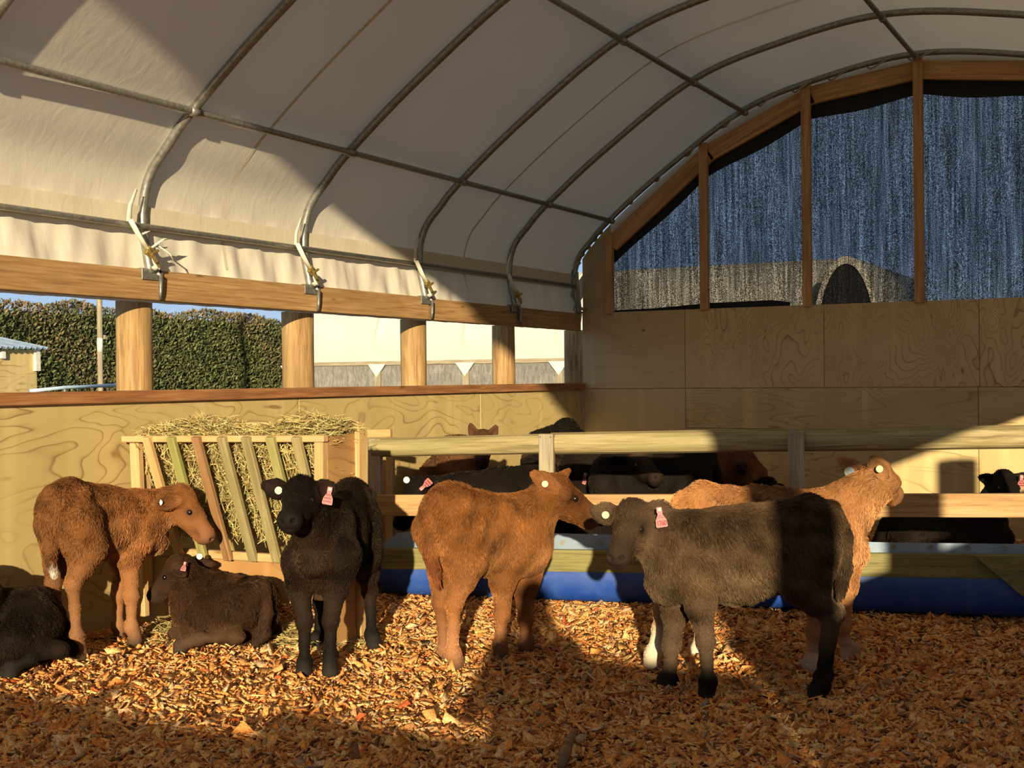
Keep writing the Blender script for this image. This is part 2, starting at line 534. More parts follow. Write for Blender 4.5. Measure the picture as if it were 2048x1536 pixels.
def chips(n, sampler, lo, hi, name, label):
    P = sampler(n); n = len(P)
    L = RNG.uniform(lo, hi, n) * RNG.choice([0.55, 1.0, 1.45], n, p=[0.45, 0.43, 0.12]); Wd = L * RNG.uniform(0.14, 0.62, n); T = RNG.uniform(0.003, 0.008, n)
    base = np.array([[-.5, -.5, 0], [.5, -.5, 0], [.5, .5, 0], [-.5, .5, 0], [-.5, -.5, 1], [.5, -.5, 1], [.5, .5, 1], [-.5, .5, 1.]])
    V = np.repeat(base[None], n, 0)
    jit = RNG.uniform(-0.36, 0.36, (n, 4, 2)); V[:, :4, :2] += jit; V[:, 4:, :2] += jit * 0.9 + RNG.uniform(-.06, .06, (n, 4, 2))
    V[:, :, 0] *= L[:, None]; V[:, :, 1] *= Wd[:, None]; V[:, :, 2] = (V[:, :, 2] - 0.5) * T[:, None]
    V[:, :, 2] += RNG.uniform(-.25, .25, n)[:, None] * V[:, :, 0] ** 2 * 8
    yaw = RNG.uniform(0, 2 * np.pi, n); pit = RNG.normal(0, 0.40, n); rol = RNG.normal(0, 0.60, n)
    cy, sy = np.cos(yaw), np.sin(yaw); cp, sp = np.cos(pit), np.sin(pit); cr_, sr = np.cos(rol), np.sin(rol)
    R = np.zeros((n, 3, 3))
    R[:, 0, 0] = cy * cp; R[:, 0, 1] = cy * sp * sr - sy * cr_; R[:, 0, 2] = cy * sp * cr_ + sy * sr
    R[:, 1, 0] = sy * cp; R[:, 1, 1] = sy * sp * sr + cy * cr_; R[:, 1, 2] = sy * sp * cr_ - cy * sr
    R[:, 2, 0] = -sp; R[:, 2, 1] = cp * sr; R[:, 2, 2] = cp * cr_
    V = np.einsum('nij,nkj->nki', R, V)
    z = hfun(P[:, 0], P[:, 1]) + RNG.uniform(-0.005, 0.012, n)
    V += np.stack([P[:, 0], P[:, 1], z], -1)[:, None]
    fq = np.array([[3, 2, 1, 0], [4, 5, 6, 7], [0, 1, 5, 4], [1, 2, 6, 5], [2, 3, 7, 6], [3, 0, 4, 7]])
    Fc = (np.arange(n)[:, None, None] * 8 + fq[None]).reshape(-1, 4)
    pal = np.array([(0.82, 0.45, 0.155), (0.88, 0.56, 0.24), (0.74, 0.35, 0.10), (0.64, 0.27, 0.07), (0.42, 0.20, 0.075), (0.20, 0.10, 0.045), (0.74, 0.55, 0.32), (0.52, 0.13, 0.04), (0.42, 0.32, 0.2)])
    ci = RNG.choice(len(pal), n, p=[.25, .21, .18, .10, .08, .05, .08, .02, .03])
    colr = np.minimum(pal[ci] * np.array([1.06, .95, .92]) * RNG.uniform(0.9, 1.32, (n, 1)), .97)
    me = np_mesh(name, V.reshape(-1, 3), Fc); color_attr(me, np.repeat(colr, 8, 0))
    o = meshobj(name, me, M['chips']); tag(o, label, 'wood chips', kind='stuff'); return o


def samp_near(n):
    out = []
    # denser towards the camera side, laid out on the ground plan
    d = 3.0 + (7.9 - 3.0) * RNG.uniform(0, 1, n * 2) ** 1.35
    s = RNG.uniform(-0.54, 0.66, n * 2) * d
    P = np.stack([_f0[0] * d + _r0[0] * s, _f0[1] * d + _r0[1] * s], 1)
    k = (P[:, 0] > XL + 0.07) & (P[:, 0] < XR_ - .06) & ((P - FP0[:2]) @ FN[:2] < 0.1)
    return P[k][:n]
def samp_far(n):
    P = np.stack([RNG.uniform(-5.08, 0.8, n * 2), RNG.uniform(6.4, 10.95, n * 2)], 1)
    k = ((P - FP0[:2]) @ FN[:2] > 0.1)
    return P[k][:n]
chips(106000, samp_near, 0.022, 0.060, 'wood_chips', 'orange wood chip bedding spread across the front calf pen')
chips(14000, samp_far, 0.03, 0.065, 'wood_chips', 'wood chip bedding in the pen behind the rail fence')

# left wall --------------------------------------------------------------
wl = thing('wall_left', 'left barn side wall of plywood sheets', 'wall', (XL, 5, 0)); wl['kind'] = 'structure'
for y0, y1 in ((-0.3, 1.765), (1.77, 4.195), (4.2, 6.625), (6.63, 9.055), (9.06, 11.07)):
    board('plywood_sheet', (XL - 0.008, y0 + 0.002, 0.60), (XL - 0.008, y1 - 0.002, 0.60), 1.34, 0.016, M['ply_left'], wl, bev=0.002)
board('backing', (XL - .03, -0.3, .6), (XL - .03, 11.07, .6), 1.3, .02, M['ply_low'], wl)  # added behind the sheets to block light leaking through the joints
sl_ = board('trim_1', (XL + 0.005, -0.3, 1.273), (XL + 0.005, 11.07, 1.258), 0.066, 0.06, M['sill'])
tag(sl_, 'red-brown timber sill capping the left plywood wall', 'sill', kind='structure')
be1 = board('timber_beam', (XL - 0.026, -0.3, 1.905), (XL - 0.026, 8.27, 1.893), 0.172, 0.052, M['beam'])
tag(be1, 'long pale timber beam over the left openings, in sun at the near end', 'beam')
be2 = board('timber_beam', (XL - 0.034, 8.275, 1.890), (XL - 0.034, 11.075, 1.882), 0.168, 0.05, M['beam'])
tag(be2, 'shaded timber beam over the left openings, at the far corner', 'beam')

post_px = [(233, 305), (564, 628), (801, 853), (984, 1030), (1128, 1170)]
post_lab = ['round timber post nearest the shed, holding up the left beam', 'round timber post between hedge view and white tunnel', 'round timber post left of the first gusset in the openings', 'round timber post cut by the diagonal shadow edge', 'dark shaded round timber post in the back left corner']
def post(name, x, y, r, z0, z1, mat, par=None):
    bm = nbm(); n = 20; rings = []
    for z in np.linspace(z0, z1, 9):
        w = 1 + 0.012 * math.sin(z * 7 + y)
        rings.append([bm.verts.new((math.cos(a) * r * w * (1 + 0.012 * math.sin(3 * a + z)), math.sin(a) * r * w, z)) for a in [2 * math.pi * i / n for i in range(n)]])
    for a, c in zip(rings[:-1], rings[1:]):
        for i in range(n): bm.faces.new((a[i], a[(i + 1) % n], c[(i + 1) % n], c[i]))
    bm.faces.new(rings[0]); bm.faces.new(rings[-1])
    bm.transform(Matrix.Rotation(math.radians(90), 4, 'Y'))      # grain runs along local x
    o = meshobj(name, bm, mat, None, True); o.location = (x, y, 0); o.rotation_euler = (0, math.radians(-90), 0)
    if par is not None: parent(o, par)
    return o
for (a, c), lb in zip(post_px, post_lab):
    pm = onx((a + c) / 2, 700, XL - 0.20); r = (c - a) * depth(pm) / FPX / 2
    o = post('timber_post', pm[0], pm[1], r, -0.1, 1.815, M['post']); tag(o, lb, 'post', 'posts along the left openings')

# right wall (mirror) ----------------------------------------------------
wr = thing('wall_right', 'right barn side wall of plywood with open slot', 'wall', (XR_, 5, 0)); wr['kind'] = 'structure'
for y0, y1 in ((-0.3, 2.1), (2.1, 4.5), (4.5, 6.9), (6.9, 9.3), (9.3, 11.07)):
    board('plywood_sheet', (XR_ + 0.008, y0, 0.60), (XR_ + 0.008, y1, 0.60), 1.34, 0.016, M['ply_left'], wr, bev=0.002)
board('sill', (XR_ - 0.005, YF, 1.297), (XR_ - 0.005, 11.07, 1.297), 0.066, 0.06, M['sill'], wr)
board('beam', (XR_ + 0.03, YF, 2.02), (XR_ + 0.03, 11.07, 2.02), 0.13, 0.05, M['beam'], wr)
for y in (2.0, 3.6, 5.2, 6.8, 8.4, 10.0): post('post', XR_ + 0.1, y, 0.15, -0.1, 1.815, M['post'], wr)
board('shadow_sheet', (XR_ + 0.02, -0.27, 1.45), (XR_ + 0.02, 0.27, 1.45), 1.0, 0.018, M['ply_low'], wr)  # unseen sheet added to throw the dark band across the right-hand calf

# hoops, purlins ---------------------------------------------------------
hoop_lab = {HOOP_Y[0]: 'galvanised hoop pipe over the entrance gate behind the viewer', HOOP_Y[1]: 'galvanised hoop pipe directly above the viewer, out of frame', 3.84: 'galvanised hoop pipe just inside the top left corner', 5.29: 'galvanised hoop pipe above the post by the shed, partly in sun', 6.77: 'galvanised hoop pipe over the second post, sunlit only at its foot', 8.22: 'galvanised hoop pipe over the third post, all in shade', 9.69: 'galvanised hoop pipe next to the back hoop', 11.02: 'rope-laced hoop pipe against the back gable'}
for y in HOOP_Y:
    pts = [(x, y, z) for x, z in PROF]
    o = tube('steel_hoop', pts, 0.027, M['steel'])
    tag(o, hoop_lab.get(y, 'galvanised hoop pipe over the barn entrance behind the viewer'), 'hoop', 'roof hoops')
pur = [((-4.818, 2.842), 'galvanised purlin tube, lowest on the left roof slope'), ((-3.49, 3.735), 'galvanised purlin tube, higher on the left roof slope'), ((-1.985, 4.043), 'galvanised ridge purlin tube at the top of the roof'), ((2 * CX + 3.49, 3.735), 'purlin tube high on the right roof slope'), ((2 * CX + 4.805, 2.832), 'purlin tube low on the right roof slope')]
for (x, z), lb in pur:
    bm = nbm(); add_tube(bm, [(x, YF, z), (x, 4, z), (x, 8, z), (x, 11.05, z)], 0.021, 10)
    root = meshobj('purlin', bm, M['steel'], None, True); tag(root, lb, 'purlin', 'roof purlins')
    for y in HOOP_Y:
        if y < 3: continue
        bm = nbm(); add_tube(bm, [(x, y - 0.035, z), (x, y + 0.035, z)], 0.030, 10); meshobj('clamp', bm, M['steel'], root, True)
o = tube('tension_pipe', [(-5.175, YF, 2.228), (-5.175, 5, 2.226), (-5.175, 11.0, 2.23)], 0.017, M['steel'])
tag(o, 'thin pipe running along the canvas hem above the left beam', 'pipe')

# canvas roof ------------------------------------------------------------
PO = prof_off(0.029)
PO = np.vstack([[PO[0][0] - 0.03, 1.80], PO])
PO = spline(PO, 2)
ny = 260
ys = np.linspace(YF, 11.14, ny)
s_idx = np.linspace(0, 1, len(PO))
T = np.gradient(PO, axis=0); T /= np.linalg.norm(T, axis=1)[:, None]; Nn = np.stack([T[:, 1], -T[:, 0]], 1)   # inward
V = np.zeros((len(PO), ny, 3))
for j, y in enumerate(ys):
    d = np.min(np.abs(np.array(HOOP_Y) - y)); sag = 0.004 * min(1, d / 0.5)
    zz = PO[:, 1]
    low = np.clip((2.45 - zz) / 0.35, 0, 1)
    wr_ = 0.012 * low * np.sin(17 * y + 6 * zz + 2 * np.sin(3.1 * y)) + 0.007 * low * np.sin(41 * y - 9 * zz + 1.7 * np.sin(7 * y))
    wr_ += 0.006 * np.sin(2.3 * y + 3 * zz) * (1 - low)
    off = sag * (1 - low) + wr_
    V[:, j, 0] = PO[:, 0] + Nn[:, 0] * off; V[:, j, 1] = y; V[:, j, 2] = PO[:, 1] + Nn[:, 1] * off
vid = np.arange(len(PO) * ny).reshape(len(PO), ny)
F = np.stack([vid[:-1, :-1], vid[1:, :-1], vid[1:, 1:], vid[:-1, 1:]], -1).reshape(-1, 4)
roof = meshobj('ceiling', np_mesh('ceiling', V.reshape(-1, 3), F, smooth=True), M['canvas'])
tag(roof, 'white canvas cover stretched over the hoops', 'canvas roof', kind='structure')
def roof_strip(name, zlo, zhi, off, mat, left=True):
    """band of cloth following the canvas between two heights on the left slope"""
    k = [i for i in range(len(PO) // 2) if zlo <= PO[i, 1] <= zhi]
    z = np.linspace(zlo, zhi, 6); h = len(PO) // 2
    x = np.interp(z, PO[:h, 1], PO[:h, 0]); yy = np.linspace(YF, 10.95, 120)
    Vv = np.array([[(x[i] + off + 0.006 * math.sin(23 * y + 5 * math.sin(2 * y)) * (1 if i in (0, 5) else 0.5), y, z[i]) for y in yy] for i in range(6)])
    vd = np.arange(6 * 120).reshape(6, 120); Ff = np.stack([vd[:-1, :-1], vd[1:, :-1], vd[1:, 1:], vd[:-1, 1:]], -1).reshape(-1, 4)
    return meshobj(name, np_mesh(name, Vv.reshape(-1, 3), Ff, smooth=True), mat, roof)
roof_strip('hem', 2.205, 2.345, 0.030, M['canvas_band'])
for ysm, wsm in ((5.98, 0.026), (8.94, 0.026), (3.0, 0.03)):
    q = prof_off(0.0225)[2:]
    Vv = np.array([[(x, ysm + e, z) for x, z in q] for e in (-wsm / 2, wsm / 2)]); n_ = len(q)
    vd = np.arange(2 * n_).reshape(2, n_); Ff = np.stack([vd[:-1, :-1], vd[1:, :-1], vd[1:, 1:], vd[:-1, 1:]], -1).reshape(-1, 4)
    meshobj('seam', np_mesh('seam', Vv.reshape(-1, 3), Ff, smooth=True), M['canvas_band'], roof)

# straps and brackets ----------------------------------------------------
strap_lab = {5.29: ('ratchet strap with fluttering tail at the first sunlit hoop foot', 'metal hook bracket on the beam under the first sunlit hoop'), 6.77: ('ratchet strap at the second sunlit hoop foot', 'metal hook bracket on the beam under the second hoop'), 8.22: ('ratchet strap at the shaded hoop foot above the beam joint', 'metal bracket at the beam joint where the shadow edge crosses'), 9.69: ('ratchet strap at the hoop foot next to the back hoop', 'shaded metal bracket on the far beam')}
for y, (l1, l2) in strap_lab.items():
    r = thing('ratchet_strap', l1, 'strap', (XL, y - 0.05, 1.985), 'ratchet straps')
    up = [(-5.13, y - 0.13, 2.42), (-5.14, y - 0.17, 2.32), (-5.135, y - 0.185, 2.235)]
    bm = nbm(); add_tube(bm, up, [0.008, 0.015, 0.02], 8, flat=0.35); meshobj('webbing', bm, M['strap'], r, True)
    bm = nbm(); add_tube(bm, [(-5.125, y - 0.185, 2.245), (-5.115, y - 0.13, 2.16), (-5.11, y - 0.075, 2.09)], 0.022, 8, flat=0.4); meshobj('webbing', bm, M['strap'], r, True)
    bm = nbm()
    add_box(bm, (-5.105, y - 0.06, 2.075), 0.03, 0.06, 0.05, Matrix.Rotation(-0.5, 3, 'X'), 0.004)
    add_tube(bm, [(-5.09, y - 0.085, 2.09), (-5.085, y - 0.03, 2.02)], 0.012, 8); add_tube(bm, [(-5.10, y - 0.055, 2.08), (-5.10, y + 0.005, 2.0)], 0.011, 8)
    add_tube(bm, [(-5.08, y - 0.07, 2.06), (-5.08, y - 0.02, 2.085)], 0.009, 8)
    meshobj('ratchet', bm, M['brass'], r, False)
    bm = nbm(); add_tube(bm, [(-5.10, y - 0.03, 2.04), (-5.11, y + 0.0, 2.0), (-5.135, y + 0.0, 1.985)], 0.018, 8, flat=0.4); meshobj('webbing', bm, M['strap'], r, True)
    if y < 6:
        bm = nbm()
        add_tube(bm, [(-5.10, y - 0.05, 2.10), (-5.07, y + 0.01, 2.15), (-5.06, y + 0.05, 2.155)], [0.02, 0.022, 0.004], 8, flat=0.3)
        add_tube(bm, [(-5.10, y - 0.01, 2.12), (-5.06, y + 0.05, 2.07), (-5.05, y + 0.07, 2.03)], [0.014, 0.014, 0.003], 8, flat=0.3)
        add_tube(bm, [(-5.10, y - 0.12, 2.17), (-5.09, y - 0.07, 2.19)], [0.006, 0.004], 6)
        meshobj('strap_tail', bm, M['strap'], r, True)
    k = thing('hook_bracket', l2, 'bracket', (XL, y + 0.0, 1.95), 'hook brackets on the beam')
    bm = nbm(); add_box(bm, (XL + 0.007, y - 0.0, 1.955), 0.008, 0.15, 0.062, None, 0.002); add_box(bm, (XL - 0.02, y - 0.0, 1.985), 0.05, 0.15, 0.006); meshobj('plate', bm, M['steel'], k)
    bm = nbm(); add_tube(bm, [(XL + 0.02, y + 0.03, 1.965), (XL + 0.026, y + 0.055, 1.95), (XL + 0.024, y + 0.055, 1.86), (XL + 0.018, y + 0.055, 1.815)], [0.013, 0.013, 0.011, 0.009], 8); meshobj('hook', bm, M['steel'], k, True)
    bm = nbm(); add_box(bm, (XL + 0.006, y + 0.075, 1.92), 0.01, 0.03, 0.13, None, 0.002); meshobj('flange', bm, M['steel'], k)

# back wall --------------------------------------------------------------
wb = thing('wall_back', 'back gable wall of plywood sheets and shade cloth', 'wall', (CX, YB, 0)); wb['kind'] = 'structure'
def xb(px, py): return float(ony(px, py, YB)[0])
def sheet(x0, x1, z0, z1, mat, par=wb, name='plywood_sheet', y=YB + 0.008, rotated=False):
    if rotated: return board(name, ((x0 + x1) / 2, y, z0), ((x0 + x1) / 2, y, z1), x1 - x0 - 0.004, 0.016, mat, par, up=(1, 0, 0), bev=0.002)
    return board(name, (x0 + 0.002, y, (z0 + z1) / 2), (x1 - 0.002, y, (z0 + z1) / 2), z1 - z0 - 0.004, 0.016, mat, par, bev=0.002)
j1, j2 = xb(1370, 700), xb(1648, 700); j3 = xb(1957, 850); wj = j2 - j1
zt, zm = 1.972, 1.232
sheet(XL, j1, zm, zt - 0.0, M['ply_plain'])
xx = j1; k = 0
while xx < XR_:
    sheet(xx, min(xx + wj, XR_), zm, zt, M['ply_top']); xx += wj; k += 1
sheet(XL, j1, 0.62, zm, M['ply_plain']); sheet(XL, j1, -0.05, 0.62, M['ply_plain'])
sheet(j1, j3, 0.86, zm, M['ply_low']); sheet(j1, j3, -0.05, 0.86, M['ply_low'])
sheet(j3, XR_, 0.86, zm, M['ply_low']); sheet(j3, XR_, -0.05, 0.86, M['ply_low'])
# corner gusset left of the first stud
bm = nbm()
xs_ = np.linspace(XL - 0.0, -4.86, 6); pr = PROF[:len(PROF) // 2]
top = [(x, float(np.interp(x, pr[8:, 0], pr[8:, 1])) - 0.01) for x in xs_]
bm.free()
strip('corner_panel', [(x, 11.10, zt - .02) for x in xs_], [(x, 11.10, max(z, zt + .15)) for x, z in top], (0, .012, 0), M['ply_plain'], wb)
board('backing', (XL, YB + .05, .95), (XR_, YB + .05, .95), 2.02, .02, M['ply_low'], wb)  # added so no light leaks between the gable sheets
stud_x = [-4.86, -3.90, -2.94, -1.975, -1.03, -0.07, 0.89]
plate = [(-4.90, 2.69), (-3.90, 3.485), (-2.925, 3.915), (-1.975, 4.03), (-1.03, 3.905), (-0.07, 3.485), (0.93, 2.69)]
stud_lab = ['gable stud at the left corner of the back wall', 'gable stud left of the first wide shade cloth bay', 'gable stud beside the dark tunnel opening seen through cloth', 'centre gable stud under the ridge purlin', 'gable stud right of the centre stud', 'gable stud further right of the centre stud', 'gable stud at the right corner of the back wall']
for x, (px_, pz), lb in zip(stud_x, plate, stud_lab):
    o = board('gable_stud', (x, YB - 0.01, zt - 0.02), (x, YB - 0.01, pz + 0.02), 0.078, 0.06, M['stud'], up=(1, 0, 0)); tag(o, lb, 'stud', 'gable studs')
plate_lab = ['lowest sloping timber plate of the back gable, left end', 'sloping timber plate of the gable, second from the left', 'gable plate just left of the ridge', 'gable plate just right of the ridge', 'sloping gable plate on the right', 'lowest sloping gable plate, right end']
for (x0, z0), (x1, z1), lb in zip(plate[:-1], plate[1:], plate_lab):
    a = np.array((x0, YB + 0.03, z0)); c = np.array((x1, YB + 0.03, z1)); d = (c - a) / np.linalg.norm(c - a); n = np.array((-d[2], 0, d[0]))
    o = board('gable_plate', a - n * 0.08, c - n * 0.08, 0.16, 0.05, M['stud']); tag(o, lb, 'gable plate', 'gable plates')
# shade cloth
sc = thing('shade_cloth', 'dark blue-black knitted shade cloth filling the back gable', 'shade cloth', (CX, 11.2, zt))
q = np.array(plate); gx = np.linspace(-4.9, 0.93, 60); gz = np.interp(gx, q[:, 0], q[:, 1]) - 0.03
bm = nbm(); lo = [bm.verts.new((x, 11.20 + 0.01 * math.sin(4 * x), zt - 0.05)) for x in gx]; hi = [bm.verts.new((x, 11.2, z)) for x, z in zip(gx, gz)]
for i in range(59): bm.faces.new((lo[i], lo[i + 1], hi[i + 1], hi[i]))
meshobj('cloth', bm, M['shade'], sc)
gx = np.linspace(-4.9, 0.93, 60); zz_ = np.interp(gx, PROF[8:-8, 0], PROF[8:-8, 1])
strip('cloth_hem', [(x, 11.175, z - 0.255 - 0.012 * math.sin(7 * x)) for x, z in zip(gx, gz)], [(x, 11.175, max(z + .10, zq + .03)) for x, z, zq in zip(gx, gz, zz_)], (0, .005, 0), M['black'], sc)
for pts in (((1200, 622), (1300, 617), (1420, 606), (1545, 600), (1580, 604)), ((1945, 601), (1990, 597), (2048, 595), (2200, 590))):
    P3 = [ony(a, b_, 11.165) for a, b_ in pts]
    strip('cloth_fold', [(p[0], 11.165, zt - 0.03) for p in P3], [(p[0], 11.165, p[2]) for p in P3], (0, .006, 0), M['black'], sc)
strip('end_flap', [(x, 11.168, z - .03) for x, z in zip(gx, gz)], [(x, 11.168, max(z + .10, zq + .03)) for x, z, zq in zip(gx, gz, zz_)], (0, .004, 0), M['canvas_out'], roof)
# lacing rope round the back hoop
pts = []
for i in range(220):
    u = i / 219 * (len(PROF) - 1) * 0.52; k = int(u); fr = u - k; p = PROF[k] * (1 - fr) + PROF[min(k + 1, len(PROF) - 1)] * fr
    a = i * 0.55; pts.append((p[0] + 0.045 * math.cos(a) * 0.7, 11.02 + 0.05 * math.sin(a), p[1] - 0.02 + 0.045 * math.cos(a) * 0.7))
o = tube('lacing_rope', pts, 0.008, M['rope'], n=6); tag(o, 'thin rope laced round the back hoop by the gable', 'rope')
r = thing('ratchet_strap', 'loose rope and strap bundle at the back corner of the beam', 'strap', (XL, 11.0, 1.98), 'ratchet straps')
tube('webbing', [(-5.16, 10.97, 2.35), (-5.13, 10.93, 2.2), (-5.12, 10.95, 2.02), (-5.08, 10.99, 1.985)], 0.016, M['rope'], r)
tube('rope_tail', [(-4.95, 11.0, 2.62), (-4.93, 10.98, 2.5), (-4.98, 10.97, 2.42), (-5.05, 10.96, 2.3), (-5.09, 10.96, 2.15), (-5.06, 10.97, 2.0)], 0.009, M['rope'], r)
# outer canvas flap hanging beside the corner
o = prism('canvas_flap', (ony(1150, 572, 11.16), ony(1224, 465, 11.16), ony(1222, 500, 11.16), ony(1138, 640, 11.16), ony(1118, 650, 11.16)), (0, .006, 0), M['canvas_out']); tag(o, 'strip of bright white canvas outside the back corner of the roof', 'canvas flap')

# ------------------------------------------------------------------ rail fence and trough
fn = thing('rail_fence', 'weathered timber rail fence dividing the two calf pens', 'fence', FP0)
def fboard(name, a, b_, hpx, off, t, mat, rnd=False):
    """a,b: pixel positions of the top edge ends; hpx: pixel heights of the board at both ends"""
    p0, p1 = onf(*a, off), onf(*b_, off); q0, q1 = onf(a[0], a[1] + hpx[0], off), onf(b_[0], b_[1] + hpx[1], off)
    h = ((p0 - q0)[2] + (p1 - q1)[2]) / 2
    c0, c1 = (p0 + q0) / 2 + FN * t / 2, (p1 + q1) / 2 + FN * t / 2
    return board(name, c0, c1, h, t, mat, fn, round_=rnd)
fboard('top_rail', (740, 877), (1084, 869), (39, 39), 0.03, 0.055, M['rail'], True)
fboard('top_rail', (1098, 868), (2230, 845), (40, 54), 0.03, 0.055, M['rail'], True)
fboard('middle_rail', (735, 992), (2230, 985), (38, 53), 0.03, 0.045, M['mid'])
fboard('low_rail', (762, 1098), (2230, 1110), (39, 54), 0.06, 0.045, M['low'])
for px, w, ztop in ((747, 26, 878), (1091, 30, 868), (1592, 32, 862), (2216, 36, 844)):
    off = 0.005 if px == 747 else 0.062
    pt = onf(px, ztop, off); wd = w * depth(pt) / FPX
    board('post', pt + FN * 0.03, np.array([pt[0], pt[1], -0.05 if px in (747, 2216) else 0.47]) + FN * 0.03, wd, 0.055, M['grey'], fn, up=FT)
for px, py in ((1080, 874), (1101, 874), (1582, 868), (1603, 868), (1080, 1000), (1101, 1000)):
    p = onf(px, py, 0.066); bm = nbm(); bmesh.ops.create_icosphere(bm, subdivisions=1, radius=0.005, matrix=Matrix.Translation(Vector([float(v) for v in p]))); meshobj('nail', bm, M['steel'], fn)
# diagonal brace at the right
prism('brace', [onf(x, y, 0.10) for x, y in ((1950, 1112), (2300, 1112), (2300, 1330), (2042, 1190))], FN * .03, M['low'], fn)

tr = thing('feed_trough', 'long blue half-barrel feed trough with a zinc lip under the fence', 'trough', onf(1100, 1215))
def tprof(o, z): return o, z
L0, L1 = 756, 2230
base0, base1 = FP0 + FT * ((onf(L0, 1190) - FP0) @ FT), FP0 + FT * ((onf(L1, 1240) - FP0) @ FT)
zt0, zt1 = onf(L0, 1100, -0.0)[2], onf(L1, 1113, 0.0)[2]
zb0, zb1 = onf(760, 1196, 0.05)[2], onf(L1, 1244, 0.05)[2]
profp = [(-0.01, 1.0), (0.03, .82), (0.058, .6), (0.066, .42), (0.055, .2), (0.03, 0.05), (-0.04, -.06), (-0.16, -.10), (-0.28, 0.0), (-0.37, .35), (-0.40, .95), (-0.385, .95), (-0.355, .36), (-0.27, .05), (-0.16, -.05), (-0.05, 0.0), (0.015, .12), (0.035, .25), (0.045, .42), (0.038, .6), (0.01, .8), (-0.025, 1.0)]
bm = nbm(); rings = []
for k in range(25):
    f_ = k / 24; bp = base0 * (1 - f_) + base1 * f_; zt_ = zt0 * (1 - f_) + zt1 * f_ + 0.02; zb_ = max(0.012, zb0 * (1 - f_) + zb1 * f_)
    rings.append([bm.verts.new(tuple(bp - FN * o_) [:2] + (max(0.004, zb_ + (zt_ - zb_) * s_),)) for o_, s_ in profp])
m = len(profp)
for a, c in zip(rings[:-1], rings[1:]):
    for i in range(m): bm.faces.new((a[i], a[(i + 1) % m], c[(i + 1) % m], c[i]))
for rg in (rings[0], rings[-1]):
    ov = rg[:11]; iv = rg[11:]
    bm.faces.new(ov)
meshobj('trough_body', bm, M['blue'], tr, True)
za, zb__ = onf(790, 1063, 0.005), onf(L1, 1088, 0.005)
bm = nbm()
pz = [onf(x, y, 0.006) for x, y in ((756, 1094), (795, 1066), (830, 1062), (1100, 1066), (1780, 1085), (2230, 1090), (2230, 1118), (1780, 1112), (1100, 1104), (756, 1104))]
vs = [bm.verts.new(p) for p in pz]
for qd in ((0, 1, 9), (1, 2, 8, 9), (2, 3, 8), (3, 4, 7, 8), (4, 5, 6, 7)): bm.faces.new([vs[i] for i in qd])
bmesh.ops.solidify(bm, geom=list(bm.faces), thickness=0.004)
zl = meshobj('zinc_lip', bm, M['zinc'], tr)
for px in [832 + 73.5 * k for k in range(19)]:
    p = onf(px, np.interp(px, [832, 2048], [1081, 1097]), 0.008); bm = nbm()
    bmesh.ops.create_cone(bm, cap_ends=True, segments=8, radius1=0.016, radius2=0.010, depth=0.008, matrix=Matrix.Translation(Vector([float(v) for v in p])) @ Vector([float(v) for v in FN]).to_track_quat('Z', 'Y').to_matrix().to_4x4())
    meshobj('bolt', bm, M['steel'], tr)

# panel and frame seen in the gap behind the first fence post
dv = thing('pen_partition', 'small timber partition with pale panel behind the left end of the fence', 'partition', onf(770, 1150, -0.45))
def fb2(name, a, b_, w, off, mat, up): 
    p0, p1 = onf(*a, off), onf(*b_, off); return board(name, p0, p1, w, 0.04, mat, dv, up=up)
fb2('stile', (781, 905), (781, 1150), 0.05, -0.42, M['frame'], FT)
fb2('top_bar', (735, 867), (783, 866), 0.05, -0.25, M['frame'], (0, 0, 1))
fb2('panel', (766, 920), (766, 1150), 0.08, -0.46, M['panel'], FT)

# ------------------------------------------------------------------ hay feeder
YFD = 5.02
hf = thing('hay_feeder', 'slatted wooden hay rack feeder against the left wall', 'hay feeder', (-4.4, YFD, 0))
def fy(px, py, y=YFD): return ony(px, py, y)
board('top_rail', fy(248, 878, YFD + .02), fy(652, 877, YFD + .02), 0.034, 0.045, M['frame'], hf)
board('stile', fy(272, 884, YFD + .05), fy(286, 1232, YFD + .05), 0.065, 0.04, M['frame'], hf, up=(1, 0, 0))
board('stile', fy(292, 884, YFD + .12), fy(298, 1225, YFD + .12), 0.03, 0.04, M['frame'], hf, up=(1, 0, 0))
board('stile', fy(641, 876, YFD + .03), fy(641, 1200, YFD + .03), 0.055, 0.04, M['frame'], hf, up=(1, 0, 0))
board('bottom_rail', fy(300, 1100, YFD + .27), fy(700, 1126, YFD + .21), 0.045, 0.04, M['frame'], hf)
prism('kick_panel', [fy(x, y, YFD + .26) for x, y in ((284, 1106), (700, 1130), (700, 1208), (284, 1204))], (0, .016, 0), M['panel'], hf)
tops = [287, 335.5, 385.6, 437, 485, 534, 586]; mats = ['frame', 'slat_green', 'slat_brown', 'slat_olive', 'slat_olive', 'slat_green', 'slat_olive']
for i, (tx, mt) in enumerate(zip(tops, mats)):
    bx = tx + 68 - 1.2 * i + (0 if i > 1 else 0)
    board('slat', fy(tx + 6, 874, YFD - .02), fy(bx + 6, 1117 + 1.5 * i, YFD + .215), 0.053, 0.03, M[mt], hf, up=(1, 0, 0))
